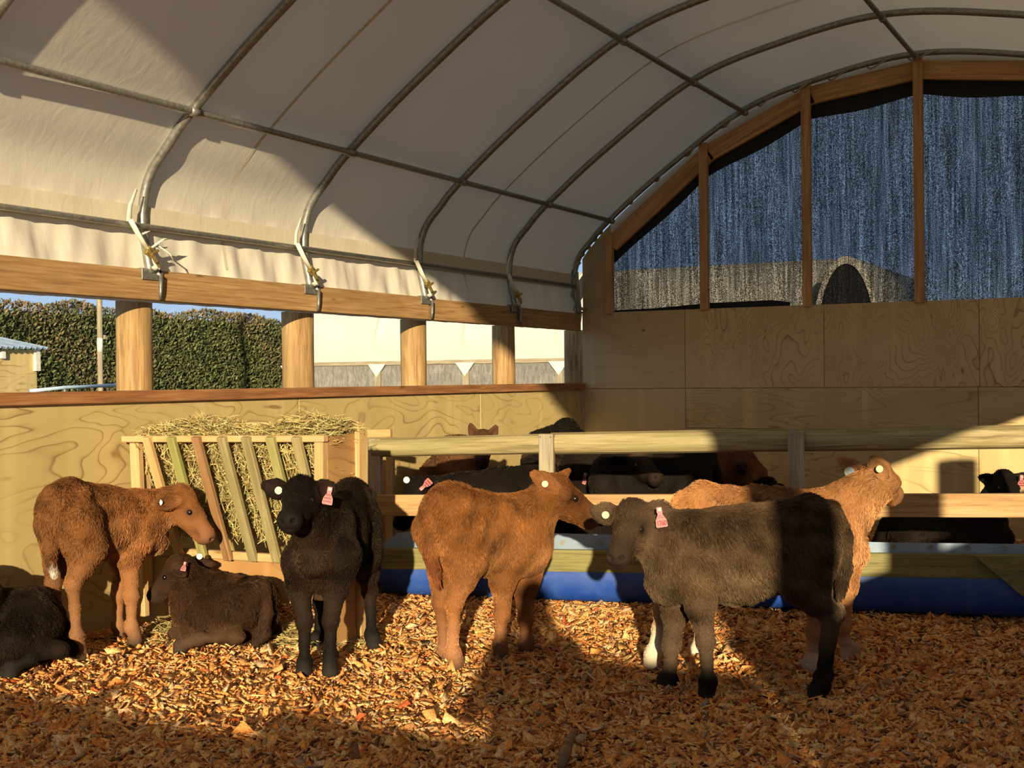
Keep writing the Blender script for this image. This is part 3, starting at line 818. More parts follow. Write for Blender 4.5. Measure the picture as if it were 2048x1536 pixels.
# solid right end panel
e0, e1 = fy(652, 878, YFD + .05), fy(652, 1200, YFD + .05)
xr = e0[0] + 0.01
def ex(px, py, x): d = ray(px, py); return CC + d * (x / d[0])
yend = ex(728, 900, xr)[1]
prism('end_panel', ((xr, YFD + .05, 1.06), (xr, yend, 1.075), (xr, yend, 0.02), (xr, YFD + .05, 0.02)), (-.016, 0, 0), M['panel'], hf)
board('stile', (xr + 0.01, yend - 0.04, 0.02), (xr + 0.01, yend - 0.04, 1.08), 0.08, 0.03, M['frame'], hf, up=(0, 1, 0))
board('back_rail', (-5.1, yend - .03, 1.08), (xr, yend - .03, 1.10), 0.06, 0.04, M['frame'], hf)


def strands(n, fpos, length, rad, name, label, cat, group=None, pal=None, flat=False, kind='stuff'):
    P, D = fpos(n); n = len(P)
    L = RNG.uniform(length * 0.5, length * 1.3, n); sd = RNG.normal(0, 1, (n, 3)); sd -= (sd * D).sum(1, keepdims=True) * D; sd /= np.linalg.norm(sd, axis=1, keepdims=True)
    nn = np.cross(D, sd); ts = np.array([-0.5, -0.17, 0.17, 0.5]); bend = RNG.normal(0, 0.22, n)
    V = np.zeros((n, 4, 2, 3))
    for i, tt in enumerate(ts):
        c_ = P + D * (L * tt)[:, None] + nn * (bend * L * (0.25 - tt * tt) * 2)[:, None]
        wv = rad * (1 - 0.5 * abs(tt))
        V[:, i, 0] = c_ - sd * wv; V[:, i, 1] = c_ + sd * wv
    idx = np.arange(n)[:, None, None] * 8
    fq = np.array([[0, 1, 3, 2], [2, 3, 5, 4], [4, 5, 7, 6]])
    pal = np.array(pal or [(0.56, 0.44, 0.17), (0.66, 0.54, 0.24), (0.45, 0.37, 0.14), (0.38, 0.36, 0.13), (0.60, 0.42, 0.17), (0.28, 0.21, 0.08)])
    colr = pal[RNG.integers(0, len(pal), n)] * RNG.uniform(0.75, 1.15, (n, 1))
    me = np_mesh(name, V.reshape(-1, 3), (idx + fq[None]).reshape(-1, 4)); color_attr(me, np.repeat(colr, 8, 0))
    o = meshobj(name, me, M['hay']); tag(o, label, cat, group, kind=kind); return o


def dirs(n, bias, spread):
    D = RNG.normal(0, 1, (n, 3)) * spread + np.asarray(bias); return D / np.linalg.norm(D, axis=1, keepdims=True)
def in_rack(n):
    u = RNG.uniform(0, 1, n); z = RNG.uniform(0.5, 1.03, n); dpt = RNG.uniform(0, 0.16, n)
    yb = YFD + 0.03 + (1.05 - z) / 0.55 * 0.225
    x = -5.08 + u * (xr - 0.03 + 5.08)
    return np.stack([x, yb + dpt, z], 1), dirs(n, (0.25, 0, -0.6), 0.55)
def on_rack(n):
    u = RNG.uniform(0, 1, n); x = -5.06 + u * (xr - 0.0 + 5.06); v = RNG.uniform(0, 1, n)
    hh = 0.115 + 0.03 * np.sin(9 * x) + 0.04 * np.clip((x + 4.2) / 0.5, 0, 1)
    y = YFD + 0.06 + v * (yend - YFD - 0.06)
    z = 1.02 + RNG.uniform(0, 1, n) ** 0.7 * hh * np.sin(np.pi * np.clip(v * .85 + .12, 0, 1)) ** 0.6
    return np.stack([x, y, z], 1), dirs(n, (0.2, 0, 0), 0.7) * np.array([1, 1, 0.45])
bm = nbm(); pts = [(-5.08, YFD + .16, 1.06), (-5.08, YFD + .36, .50), (-5.08, yend, .50), (-5.08, yend, 1.07)]
a = [bm.verts.new(p) for p in pts]; c = [bm.verts.new((xr - .03, p[1], p[2])) for p in pts]
for i in range(4): bm.faces.new((a[i], a[(i + 1) % 4], c[(i + 1) % 4], c[i]))
bm.faces.new(a); bm.faces.new(c)
mo, t, b, o = newmat('packed_hay'); cc_ = ramp(t, noise(t, coords(t, 'Object', (1, 1, 0.4)), 60, 5, 0.7), [(0.36, (0.14, 0.10, 0.035)), (0.52, (0.36, 0.28, 0.10)), (0.66, (0.58, 0.46, 0.2))]); t.links.new(cc_, b.inputs['Base Color']); b.inputs['Roughness'].default_value = 0.9
hay = strands(9000, in_rack, 0.12, 0.0022, 'hay', 'dry hay packed behind the slats of the feeder', 'hay')
core = meshobj('hay_core', bm, mo, None); parent(core, hay)
strands(3800, on_rack, 0.13, 0.0022, 'hay', 'loose hay heaped on top of the feeder against the wall', 'hay')
def floor_hay(n):
    k = RNG.integers(0, 3, n); cx_ = np.array([-4.02, -3.95, -4.72])[k]; cy_ = np.array([5.35, 5.15, 5.05])[k]
    x = cx_ + RNG.normal(0, .16, n); y = cy_ + RNG.normal(0, .14, n); ok = x > XL + .08
    z = hfun(x, y) + 0.01 + RNG.uniform(0, .05, n) * np.exp(-((x - cx_) ** 2 + (y - cy_) ** 2) / .04)
    return np.stack([x, y, z], 1)[ok], (dirs(n, (0, 0, 0), 0.8) * np.array([1, 1, .25]))[ok]
strands(2400, floor_hay, 0.11, 0.0022, 'hay', 'spilled hay on the bedding in front of the feeder', 'hay')

# loose stick on the bedding
p = onz(1135, 1497, 0.02)
o = tube('stick', [p + _f0 * -.20 - _r0 * .03, p + _f0 * -.07 - _r0 * .012 + np.array((0, 0, .006)), p + _f0 * .06 + _r0 * .004, p + _f0 * .20 + _r0 * .035 + np.array((0, 0, .004))], [0.016, 0.021, 0.020, 0.013], M['bark'])
tag(o, 'short thick dark stick lying on the chips at the bottom edge', 'stick')

# ------------------------------------------------------------------ outside
def tuft_mesh(n, fpos, size, pal, name):
    P, D, U = fpos(n); n = len(P); L = RNG.uniform(size * .6, size * 1.4, n)
    Sd = np.cross(D, U); Sd /= np.linalg.norm(Sd, axis=1, keepdims=True)
    V = np.stack([P, P + D * (L * .45)[:, None] + Sd * (L * .24)[:, None], P + D * L[:, None] + U * (L * .1)[:, None], P + D * (L * .45)[:, None] - Sd * (L * .24)[:, None]], 1)
    pal = np.array(pal); colr = pal[RNG.integers(0, len(pal), n)] * RNG.uniform(.7, 1.2, (n, 1))
    return V.reshape(-1, 3), np.arange(n * 4).reshape(-1, 4), np.repeat(colr, 4, 0), P
XH = -22.0
hz0, hz1 = 3.14, 2.98
def hedge_h(y): return 3.10 + 0.05 * np.sin(y * 1.3) + 0.05 * np.sin(y * 3.1 + 1) - 0.02 * (y - 15) / 10
def hedge_pos(n):
    y = RNG.uniform(4, 34, n); z = RNG.uniform(0.25, 1.0, n) * hedge_h(y)
    x = XH + RNG.uniform(-0.1, 0.16, n) + 0.12 * np.sin(2.2 * y + 3 * z) - 0.25 * np.clip((z / hedge_h(y) - .9) / .1, 0, 1)
    D = RNG.normal(0, .45, (n, 3)) + np.array([0.75, -.35, .55]); D /= np.linalg.norm(D, axis=1, keepdims=True)
    U = RNG.normal(0, .5, (n, 3)) + np.array([.6, -.2, .6]); U /= np.linalg.norm(U, axis=1, keepdims=True)
    return np.stack([x, y, z], 1), D, U
Vh, Fh, Ch, Ph = tuft_mesh(130000, hedge_pos, 0.09, [(0.13, 0.145, 0.055), (0.165, 0.185, 0.075), (0.10, 0.115, 0.045), (0.19, 0.20, 0.09)], 'hedge')
brown = np.repeat((RNG.uniform(0, 1, len(Ph)) < np.clip((Ph[:, 2] - 2.75) / .35, 0, .6) + .3 * (np.sin(Ph[:, 1] * .9 + 1.2 * Ph[:, 2]) > .82)), 4)
Ch[brown] = np.array((0.25, 0.18, 0.10)) * RNG.uniform(.6, 1.3, (brown.sum(), 1))
me = np_mesh('conifer_hedge', Vh, Fh); color_attr(me, Ch)
hd = meshobj('conifer_hedge', me, M['leaf']); tag(hd, 'tall clipped conifer hedge seen through the left openings', 'hedge', kind='stuff')
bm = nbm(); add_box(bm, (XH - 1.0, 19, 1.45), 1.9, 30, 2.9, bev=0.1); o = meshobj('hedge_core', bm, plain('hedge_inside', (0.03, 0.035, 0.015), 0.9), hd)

pp = onx(201, 780, -17.0); pw = 11 * depth(pp) / FPX / 2
up_ = thing('utility_pole', 'slim wooden power pole in front of the hedge', 'pole', (pp[0], pp[1], 0))
o = post('shaft', pp[0], pp[1], pw, -0.1, 8.0, M['grey'], up_)
bm = nbm(); z1 = onx(201, 690, -17)[2]; bmesh.ops.create_cone(bm, cap_ends=True, segments=16, radius1=pw * 1.08, radius2=pw * 1.08, depth=0.24, matrix=Matrix.Translation((pp[0], pp[1], z1))); meshobj('white_band', bm, M['white'], up_, True)
bm = nbm(); add_box(bm, (pp[0] + .02, pp[1] + pw + .03, z1 + .14), .07, .06, .08, None, .01); meshobj('fitting', bm, M['grey'], up_)

sd = thing('shed', 'plywood shed with corrugated roof at the far left edge', 'shed', onx(30, 780, -13.0))
s1, s0 = onx(73, 700, -13.0), onx(-260, 700, -13.0)
zr = onx(73, 700, -13.0)[2]
bm = nbm(); add_box(bm, (-13.9, (s0[1] + s1[1]) / 2, zr / 2), 1.8, s1[1] - s0[1], zr); meshobj('wall', bm, M['ply_left'], sd)
bm = nbm(); nx = 60; yy = np.linspace(s0[1] - .1, s1[1] + .06, nx * 2); rows = []
for x, dz in ((-12.85, 0.0), (-14.9, 0.35)): rows.append([bm.verts.new((x, y, zr + 0.02 + dz + 0.02 * math.sin(y * 2 * math.pi / .09))) for y in yy])
for i in range(len(yy) - 1): bm.faces.new((rows[0][i], rows[0][i + 1], rows[1][i + 1], rows[1][i]))
bmesh.ops.solidify(bm, geom=list(bm.faces), thickness=0.03); meshobj('roof', bm, M['zinc'], sd)
bm = nbm(); add_box(bm, (-12.98, s1[1] - .02, zr - .12), .07, .07, .30); meshobj('corner_trim', bm, M['white'], sd)
bm = nbm(); q = onx(5, 710, -12.97); add_box(bm, q, .05, .06, .09); meshobj('bracket', bm, M['white'], sd)
q0, q1, q2 = onx(60, 782, -9.0), onx(130, 775, -9.0), onx(238, 770, -9.0)
gt = thing('water_pipe', 'pale horizontal pipe just outside the left opening', 'pipe', (q1[0], q1[1], 0))
tube('pipe', [q0, q1, q2], 0.016, M['zinc'], gt)
bm = nbm()
for q in (q1, q2): add_tube(bm, [(q[0], q[1], -.1), q], 0.014, 8)
meshobj('support', bm, M['steel'], gt)

# neighbouring tunnel house, its long side facing this barn
YN = 24.0
tn = thing('tunnel_house', 'white canvas tunnel house with grey board side seen through the left openings', 'tunnel house', (-8, YN + 2.6, 0))
xn0, xn1 = float(ony(600, 700, YN)[0]), float(ony(1195, 700, YN)[0])
zc = 1.71
pn = [(YN + 0.02, zc - .05), (YN - .02, 2.1), (YN + .08, 2.5), (YN + .4, 3.05), (YN + .9, 3.4), (YN + 1.4, 3.65), (YN + 1.9, 3.72), (YN + 2.4, 3.6), (YN + 2.8, 3.2), (YN + 2.95, 2.5), (YN + 3.0, zc)]
pn = spline(pn, 4)
ribs = [float(ony(x, 740, YN)[0]) for x in (581, 757, 933, 1120)]
xs_ = np.linspace(xn0, xn1, 160)
V = np.zeros((160, len(pn), 3))
for i, x in enumerate(xs_):
    d = min(abs(x - rb) for rb in ribs + [ribs[-1] + 1.5, ribs[-1] + 3.0]); k = 0.05 * math.exp(-(d / .09) ** 2) + 0.01 * math.sin(3 * x)
    V[i, :, 0] = x; V[i, :, 1] = pn[:, 0] - k * np.clip((pn[:, 1] - 2.0) / .2, 0, 1); V[i, :, 2] = pn[:, 1] + k
vd = np.arange(160 * len(pn)).reshape(160, -1); F = np.stack([vd[:-1, :-1], vd[1:, :-1], vd[1:, 1:], vd[:-1, 1:]], -1).reshape(-1, 4)
meshobj('canvas_cover', np_mesh('canvas_cover', V.reshape(-1, 3), F, smooth=True), M['canvas_out'], tn)
M['greyboard'] = wood('grey_boards', (0.13, 0.12, 0.105), (0.22, 0.21, 0.185), (0.31, 0.29, 0.255), grain=3, along=14, knots=False)
board('side_wall', (xn0, YN + .03, .82), (xn1, YN + .03, .82), 1.78, 0.03, M['greyboard'], tn)
board('top_board', (xn0, YN - .0, zc + .0), (xn1, YN - .0, zc + .0), 0.09, 0.05, M['grey'], tn)
prism('end_wall', [(xn1, a, b) for a, b in pn] + [(xn1, pn[-1][0], 0), (xn1, YN, 0)], (-.02, 0, 0), M['canvas_out'], tn)
for rb in ribs:
    g = board('post', (rb, YN - .03, 0), (rb, YN - .03, zc - .02), 0.16, 0.05, M['grey'], tn, up=(1, 0, 0))
    prism('gusset', ((rb - .24, YN - .085, zc - .02), (rb + .24, YN - .085, zc - .02), (rb + .0, YN - .085, zc - .32)), (0, .03, 0), M['white'], tn)

# second tunnel house, end on, seen through the shade cloth
y2 = 33.0
tl = thing('tunnel_house', 'long pale tunnel house roof seen low through the shade cloth', 'tunnel house', ony(1400, 800, y2 + 1))
xl0, xl1, zl_ = float(ony(1130, 600, y2 + 1)[0]), float(ony(1614, 600, y2 + 1)[0]), float(ony(1400, 526, y2 + 3)[2])
pr2 = [(y2 + 1, 0), (y2 + 1, .9), (y2 + 1.1, 1.8)] + [(y2 + 4.0 - 2.9 * math.cos(math.pi / 2 * k / 8), 1.8 + (zl_ - 1.8) * math.sin(math.pi / 2 * k / 8)) for k in range(1, 9)] + [(y2 + 7, 1.8), (y2 + 7, 0)]
bm = nbm(); ra_ = [[bm.verts.new((x, a, b)) for a, b in pr2] for x in np.linspace(xl0, xl1, 12)]
for a, c in zip(ra_[:-1], ra_[1:]):
    for i in range(len(pr2) - 1): bm.faces.new((a[i], a[i + 1], c[i + 1], c[i]))
bm.faces.new(ra_[0]); bm.faces.new(ra_[-1])
meshobj('canvas_cover', bm, M['canvas_out'], tl)
ta = thing('tunnel_house', 'tunnel house with dark arched opening seen through the shade cloth', 'tunnel house', ony(1690, 800, y2))
xa, xb_, zt2 = float(ony(1618, 600, y2)[0]), float(ony(1768, 600, y2)[0]), float(ony(1690, 512, y2)[2])
def arch(x0, x1, ztop, y, n=24): return [((x0 + x1) / 2 - (x1 - x0) / 2 * math.cos(math.pi * i / n), y, ztop * math.sin(math.pi * i / n) ** 0.62) for i in range(n + 1)]
bm = nbm(); a0 = [bm.verts.new(p) for p in arch(xa, xb_, zt2, y2)]; a1 = [bm.verts.new(p) for p in arch(xa, xb_, zt2, y2 + 8)]
for i in range(24): bm.faces.new((a0[i], a0[i + 1], a1[i + 1], a1[i]))
bm.faces.new(a1); meshobj('canvas_cover', bm, M['canvas_out'], ta, True)
bm = nbm(); a2 = [bm.verts.new(p) for p in arch(xa + .12, xb_ - .12, zt2 - .13, y2)]; a0 = [bm.verts.new(p) for p in arch(xa, xb_, zt2, y2)]
bm.free()
strip('end_rim', arch(xa + .13, xb_ - .13, zt2 - .2, y2 - .02), arch(xa, xb_, zt2, y2 - .02), (0, .04, 0), M['canvas_out'], ta)
prism('opening_shadow', arch(xa + .10, xb_ - .10, zt2 - .15, y2 + .05), (0, .03, 0), M['black'], ta)  # black panel stands in for the unlit inside of the tunnel
from mathutils.kdtree import KDTree
# ------------------------------------------------------------------ organic bodies: smooth union of round cones, meshed with surface nets
def nrm(v): v = np.asarray(v, float); return v / (np.linalg.norm(v) + 1e-12)


class Body:
    def __init__(self): self.p = []

    def cone(self, a, b, ra, rb=None, k=0.03, comb=(0, 0, -1), hl=0.012, col=(0.5, 0.5, 0.5), sub=False, cw=1.0):
        self.p.append(dict(t='c', a=np.asarray(a, float), b=np.asarray(b, float), ra=ra, rb=ra if rb is None else rb, k=k, comb=nrm(comb), hl=hl, col=col, sub=sub, cw=cw))

    def ell(self, c, ax, r, k=0.02, comb=(0, 0, -1), hl=0.008, col=(0.5, 0.5, 0.5), sub=False, cw=1.0):
        """ax: rows are the three unit axes"""
        self.p.append(dict(t='e', c=np.asarray(c, float), ax=np.asarray(ax, float), r=np.asarray(r, float), k=k, comb=nrm(comb), hl=hl, col=col, sub=sub, cw=cw))

    @staticmethod
    def dist(q, P):
        if q['t'] == 'c':
            ba = q['b'] - q['a']; L = ba @ ba + 1e-12
            t = np.clip(((P - q['a']) @ ba) / L, 0, 1)
            d = P - q['a'] - t[..., None] * ba
            return np.sqrt((d * d).sum(-1)) - (q['ra'] + (q['rb'] - q['ra']) * t)
        l = (P - q['c']) @ q['ax'].T
        k0 = np.sqrt(((l / q['r']) ** 2).sum(-1)); k1 = np.sqrt(((l / q['r'] ** 2) ** 2).sum(-1)) + 1e-9
        return k0 * (k0 - 1) / k1

    @staticmethod
    def box(q):
        if q['t'] == 'c':
            r = max(q['ra'], q['rb']); return np.minimum(q['a'], q['b']) - r, np.maximum(q['a'], q['b']) + r
        e = np.abs(q['ax'].T * q['r']).sum(1); return q['c'] - e, q['c'] + e

    def mesh(self, h, zmin=None):
        bx = [self.box(q) for q in self.p if not q['sub']]
        lo = np.min([b[0] for b in bx], 0) - 4 * h; hi = np.max([b[1] for b in bx], 0) + 4 * h
        n = np.ceil((hi - lo) / h).astype(int) + 1
        vol = np.full(n, 0.5, np.float32)
        for q in self.p:
            a, b = self.box(q); pad = q['k'] + 3 * h
            i0 = np.maximum(((a - pad - lo) / h).astype(int), 0); i1 = np.minimum(((b + pad - lo) / h).astype(int) + 2, n)
            if np.any(i1 <= i0): continue
            g = np.stack(np.meshgrid(*[lo[i] + h * np.arange(i0[i], i1[i]) for i in range(3)], indexing='ij'), -1)
            d = self.dist(q, g).astype(np.float32); s = tuple(slice(i0[i], i1[i]) for i in range(3)); v = vol[s]; k = q['k']
            if q['sub']:
                d = -d; hh = np.clip(k - np.abs(v - d), 0, None) / k; vol[s] = np.maximum(v, d) + hh * hh * k * 0.25
            else:
                hh = np.clip(k - np.abs(v - d), 0, None) / k; vol[s] = np.minimum(v, d) - hh * hh * k * 0.25
        return surface_nets(vol, lo, h)

    def fields(self, V):
        W = np.zeros(len(V)); comb = np.zeros((len(V), 3)); hl = np.zeros(len(V)); col = np.zeros((len(V), 3))
        for q in self.p:
            if q['sub'] and q['cw'] == 1.0: continue
            d = np.abs(self.dist(q, V)) if not q['sub'] else np.maximum(self.dist(q, V), 0)
            w = np.exp(-np.clip(d, 0, 1) / 0.011) * q['cw'] + 1e-12
            W += w; comb += w[:, None] * q['comb']; hl += w * q['hl']; col += w[:, None] * np.asarray(q['col'])
        return comb / W[:, None], hl / W, col / W[:, None]


def surface_nets(vol, lo, h):
    s = vol < 0
    nx, ny_, nz = vol.shape
    cnt = np.zeros((nx - 1, ny_ - 1, nz - 1), np.int8)
    offs = [(i, j, k) for i in (0, 1) for j in (0, 1) for k in (0, 1)]
    for i, j, k in offs: cnt += s[i:nx - 1 + i, j:ny_ - 1 + j, k:nz - 1 + k]
    act = (cnt > 0) & (cnt < 8)
    ids = np.full(act.shape, -1, np.int64); A = np.argwhere(act); ids[act] = np.arange(len(A))
    cv = {o: vol[A[:, 0] + o[0], A[:, 1] + o[1], A[:, 2] + o[2]] for o in offs}
    acc = np.zeros((len(A), 3)); c = np.zeros(len(A))
    for a in offs:
        for ax in range(3):
            if a[ax] == 1: continue
            b = list(a); b[ax] = 1; b = tuple(b)
            va, vb = cv[a], cv[b]; m = (va < 0) != (vb < 0)
            t = np.where(m, va / np.where(np.abs(va - vb) < 1e-9, 1, va - vb), 0)
            p = np.tile(np.array(a, float), (len(A), 1)); p[:, ax] = t
            acc += np.where(m[:, None], p, 0); c += m
    V = (A + acc / c[:, None]) * h + lo
    Fs = []
    for ax in range(3):
        u, w = (ax + 1) % 3, (ax + 2) % 3
        sa = np.moveaxis(s, ax, 0); m = np.argwhere(sa[:-1] != sa[1:])
        P = np.zeros((len(m), 3), int); rest = [i for i in range(3) if i != ax]
        P[:, ax] = m[:, 0]; P[:, rest[0]] = m[:, 1]; P[:, rest[1]] = m[:, 2]
        ok = (P[:, u] > 0) & (P[:, w] > 0) & (P[:, u] < vol.shape[u] - 1) & (P[:, w] < vol.shape[w] - 1); P = P[ok]
        ins = s[P[:, 0], P[:, 1], P[:, 2]]
        def idx(du, dw):
            Q = P.copy(); Q[:, u] -= du; Q[:, w] -= dw; return ids[Q[:, 0], Q[:, 1], Q[:, 2]]
        f = np.stack([idx(1, 1), idx(0, 1), idx(0, 0), idx(1, 0)], 1)
        f = np.where(ins[:, None], f, f[:, ::-1]); f = f[(f >= 0).all(1)]; Fs.append(f)
    return V, np.vstack(Fs)


def vnormals(V, F):
    n = np.zeros_like(V); fn = np.cross(V[F[:, 2]] - V[F[:, 0]], V[F[:, 3]] - V[F[:, 1]])
    for i in range(4): np.add.at(n, F[:, i], fn)
    return n / (np.linalg.norm(n, axis=1, keepdims=True) + 1e-12), np.linalg.norm(fn, axis=1) / 2


def lownoise(P, f=6.0, seed=0):
    r = np.random.default_rng(seed); o = np.zeros(len(P))
    for i in range(9):
        k = nrm(r.normal(0, 1, 3)) * f * r.uniform(.5, 1.6); o += np.sin(P @ k + r.uniform(0, 6.28))
    return o / 3


def fur(name, V, F, comb, hl, col, n, par, seed=1, rad=0.0010, lift=0.38, clump=16):
    r = np.random.default_rng(seed)
    nv, area = vnormals(V, F)
    hf = hl[F].mean(1); ok = hf > 0.002
    pr = area * ok; pr = pr / pr.sum(); fi = r.choice(len(F), n, p=pr)
    uv = r.uniform(0, 1, (n, 2)); q = F[fi]
    w = np.stack([(1 - uv[:, 0]) * (1 - uv[:, 1]), uv[:, 0] * (1 - uv[:, 1]), uv[:, 0] * uv[:, 1], (1 - uv[:, 0]) * uv[:, 1]], 1)[..., None]
    P = (V[q] * w).sum(1); Nn = (nv[q] * w).sum(1); C = (comb[q] * w).sum(1); H = (hl[q] * w[..., 0]).sum(1); K = (col[q] * w).sum(1)
    C = C - Nn * (C * Nn).sum(1, keepdims=True); C /= np.linalg.norm(C, axis=1, keepdims=True) + 1e-9
    cl = lownoise(P, 45, seed + 3); cl2 = lownoise(P, 60, seed + 5)
    S_ = np.cross(Nn, C)
    C = C + S_ * (0.22 * cl + r.normal(0, .16, n))[:, None]
    H = H * r.uniform(.6, 1.3, n) * (1 + 0.25 * cl2)
    lf = lift * (1 + 0.25 * cl2 + r.normal(0, .2, n))
    d0 = Nn * np.clip(lf, .1, 1)[:, None] * 1.3 + C * 0.75; d1 = Nn * np.clip(lf * .35, .02, 1)[:, None] + C
    d0 /= np.linalg.norm(d0, axis=1, keepdims=True); d1 /= np.linalg.norm(d1, axis=1, keepdims=True)
    p0 = P - Nn * .001; p1 = p0 + d0 * (H * .4)[:, None]; p2 = p1 + (d0 + d1) / 2 * (H * .35)[:, None]; p3 = p2 + d1 * (H * .35)[:, None]
    nc = max(50, n // clump)
    kd = KDTree(nc)
    for i in range(nc): kd.insert(P[i], i)
    kd.balance()
    ci = np.fromiter((kd.find(q_)[1] for q_ in P), int, n)
    g = np.clip(1 - np.linalg.norm(P - P[ci], axis=1) / .022, 0, 1)[:, None]
    p3 = p3 + (p3[ci] - p3) * .62 * g; p2 = p2 + (p2[ci] - p2) * .36 * g; p1 = p1 + (p1[ci] - p1) * .15 * g
    pts = np.stack([p0, p1, p2, p3], 1).astype(np.float32)
    hc = bpy.data.hair_curves.new(name); hc.add_curves([4] * n)
    hc.attributes['position'].data.foreach_set('vector', pts.ravel())
    ra = hc.attributes.get('radius') or hc.attributes.new('radius', 'FLOAT', 'POINT')
    ra.data.foreach_set('value', np.tile(np.array([1, .9, .65, .2], np.float32) * rad, n))
    ca = hc.attributes.new('coat', 'FLOAT_COLOR', 'CURVE')
    c4 = np.ones((n, 4), np.float32); c4[:, :3] = np.clip(K * (r.uniform(.65, 1.35, (n, 1)) * (1 + 0.30 * cl[:, None])), 0, 1)
    ca.data.foreach_set('color', c4.ravel())
    hc.materials.append(M['fur'])
    o = bpy.data.objects.new(name, hc); link(o); parent(o, par); return o


# ------------------------------------------------------------------ calves
STAND = dict(ch=(.22, 0, .57), mid=(0, 0, .565), pel=(-.27, 0, .60), withers=(.20, 0, .76), back=(-.03, 0, .745), rump=(-.28, 0, .78), brisket=(.38, 0, .52), throat=(.52, 0, .74),
             poll=(.50, 0, .93), nose=(.77, 0, .78), fsh=(.27, .10, .56), fel=(.22, .105, .43), fkn=(.25, .10, .265), ffe=(.25, .10, .085), fho=(.272, .10, .02),
             hhip=(-.29, .09, .62), hst=(-.19, .115, .45), hhk=(-.385, .105, .285), hfe=(-.33, .105, .085), hho=(-.305, .105, .02), t0=(-.42, 0, .73), t1=(-.465, 0, .60), t2=(-.47, 0, .46), t3=(-.465, 0, .34))
LIE = dict(ch=(.22, 0, .25), mid=(0, 0, .25), pel=(-.26, 0, .24), withers=(.2, 0, .46), back=(-.03, 0, .45), rump=(-.28, 0, .42), brisket=(.37, 0, .24), throat=(.48, 0, .46),
           poll=(.48, 0, .64), nose=(.74, 0, .48), fsh=(.25, .12, .24), fel=(.17, .14, .11), fkn=(.38, .14, .07), ffe=(.24, .15, .05), fho=(.17, .15, .04),
           hhip=(-.28, .10, .25), hst=(-.06, .17, .17), hhk=(-.32, .20, .07), hfe=(-.13, .22, .05), hho=(-.05, .22, .04), t0=(-.42, 0, .34), t1=(-.47, .03, .2), t2=(-.48, .06, .1), t3=(-.44, .10, .04))


def ear_tag(root, pos, upv, face, kind, size=1.0, text=None):
    """pink flag tag or round disc; face: direction it looks, upv: its top direction"""
    z = nrm(face); y = nrm(np.asarray(upv) - z * (np.asarray(upv) @ z)); x = np.cross(y, z)
    Rm = Matrix(((x[0], y[0], z[0]), (x[1], y[1], z[1]), (x[2], y[2], z[2])))
    mw = Matrix.Translation(Vector([float(v) for v in pos])) @ Rm.to_4x4()
    if kind in ('yellow', 'white', 'grey'):
        bm = nbm(); bmesh.ops.create_cone(bm, cap_ends=True, segments=18, radius1=.0165 * size, radius2=.0155 * size, depth=.004, matrix=mw)
        bmesh.ops.create_cone(bm, cap_ends=True, segments=12, radius1=.008 * size, radius2=.006 * size, depth=.009, matrix=mw @ Matrix.Translation((0, 0, .002)))
        o = meshobj('button_tag', bm, M['yellow' if kind == 'yellow' else 'whitetag' if kind == 'white' else 'greytag'], root); return o
    out = [(-.010, .040), (.010, .040), (.011, .022), (.009, .012), (.021, -.010), (.023, -.034), (.019, -.038), (-.019, -.038), (-.023, -.034), (-.021, -.010), (-.009, .012), (-.011, .022)]
    bm = nbm(); vs = [bm.verts.new(mw @ Vector((a * size, b * size, 0))) for a, b in out]; bm.faces.new(vs)
    bmesh.ops.solidify(bm, geom=list(bm.faces), thickness=.003)
    bmesh.ops.create_cone(bm, cap_ends=True, segments=12, radius1=.010 * size, radius2=.008 * size, depth=.008, matrix=mw @ Matrix.Translation((0, .030 * size, .002)))
    o = meshobj('ear_tag', bm, M['pink'], root); o['label'] = 'pink plastic ear tag with dark red number'
    if text:
        cu = bpy.data.curves.new('tag_number', 'FONT'); cu.body = text; cu.size = .0235 * size; cu.align_x = 'CENTER'; cu.align_y = 'CENTER'; cu.extrude = .0006
        cu.space_character = 0.92; cu.offset = 0.0004
        t0_ = bpy.data.objects.new('tag_number', cu); me_ = bpy.data.meshes.new_from_object(t0_); bpy.data.objects.remove(t0_)
        t = meshobj('tag_number', me_, M['ink'])
        m2 = mw @ Matrix.Translation((0, -.023 * size, .0042)) @ Matrix.Diagonal((0.86, 1.15, 1, 1))
        t.scale = (0.86, 1.15, 1.0); t.location = m2.to_translation(); t.rotation_euler = Rm.to_euler(); parent(t, o)
        k = 2
    else:
        k = 4
    bm = nbm()      # worn, unreadable small print
    rr = random.Random(int(abs(pos[0] * 1000)) + 5)
    rows = (.006, -.001) if text else (.004, -.010, -.024)
    for ry in rows:
        x_ = -.010 if ry > -.005 else -.017
        while x_ < (.010 if ry > -.005 else .017):
            wd = rr.uniform(.0015, .0028)
            add_box(bm, mw @ Vector((x_ * size, ry * size, .0036)), wd * size, (.0038 if text else .008) * size * rr.uniform(.5, 1), .001, Rm)
            x_ += wd + rr.uniform(.0016, .003)
    meshobj('tag_print', bm, M['ink'], o)
    return o


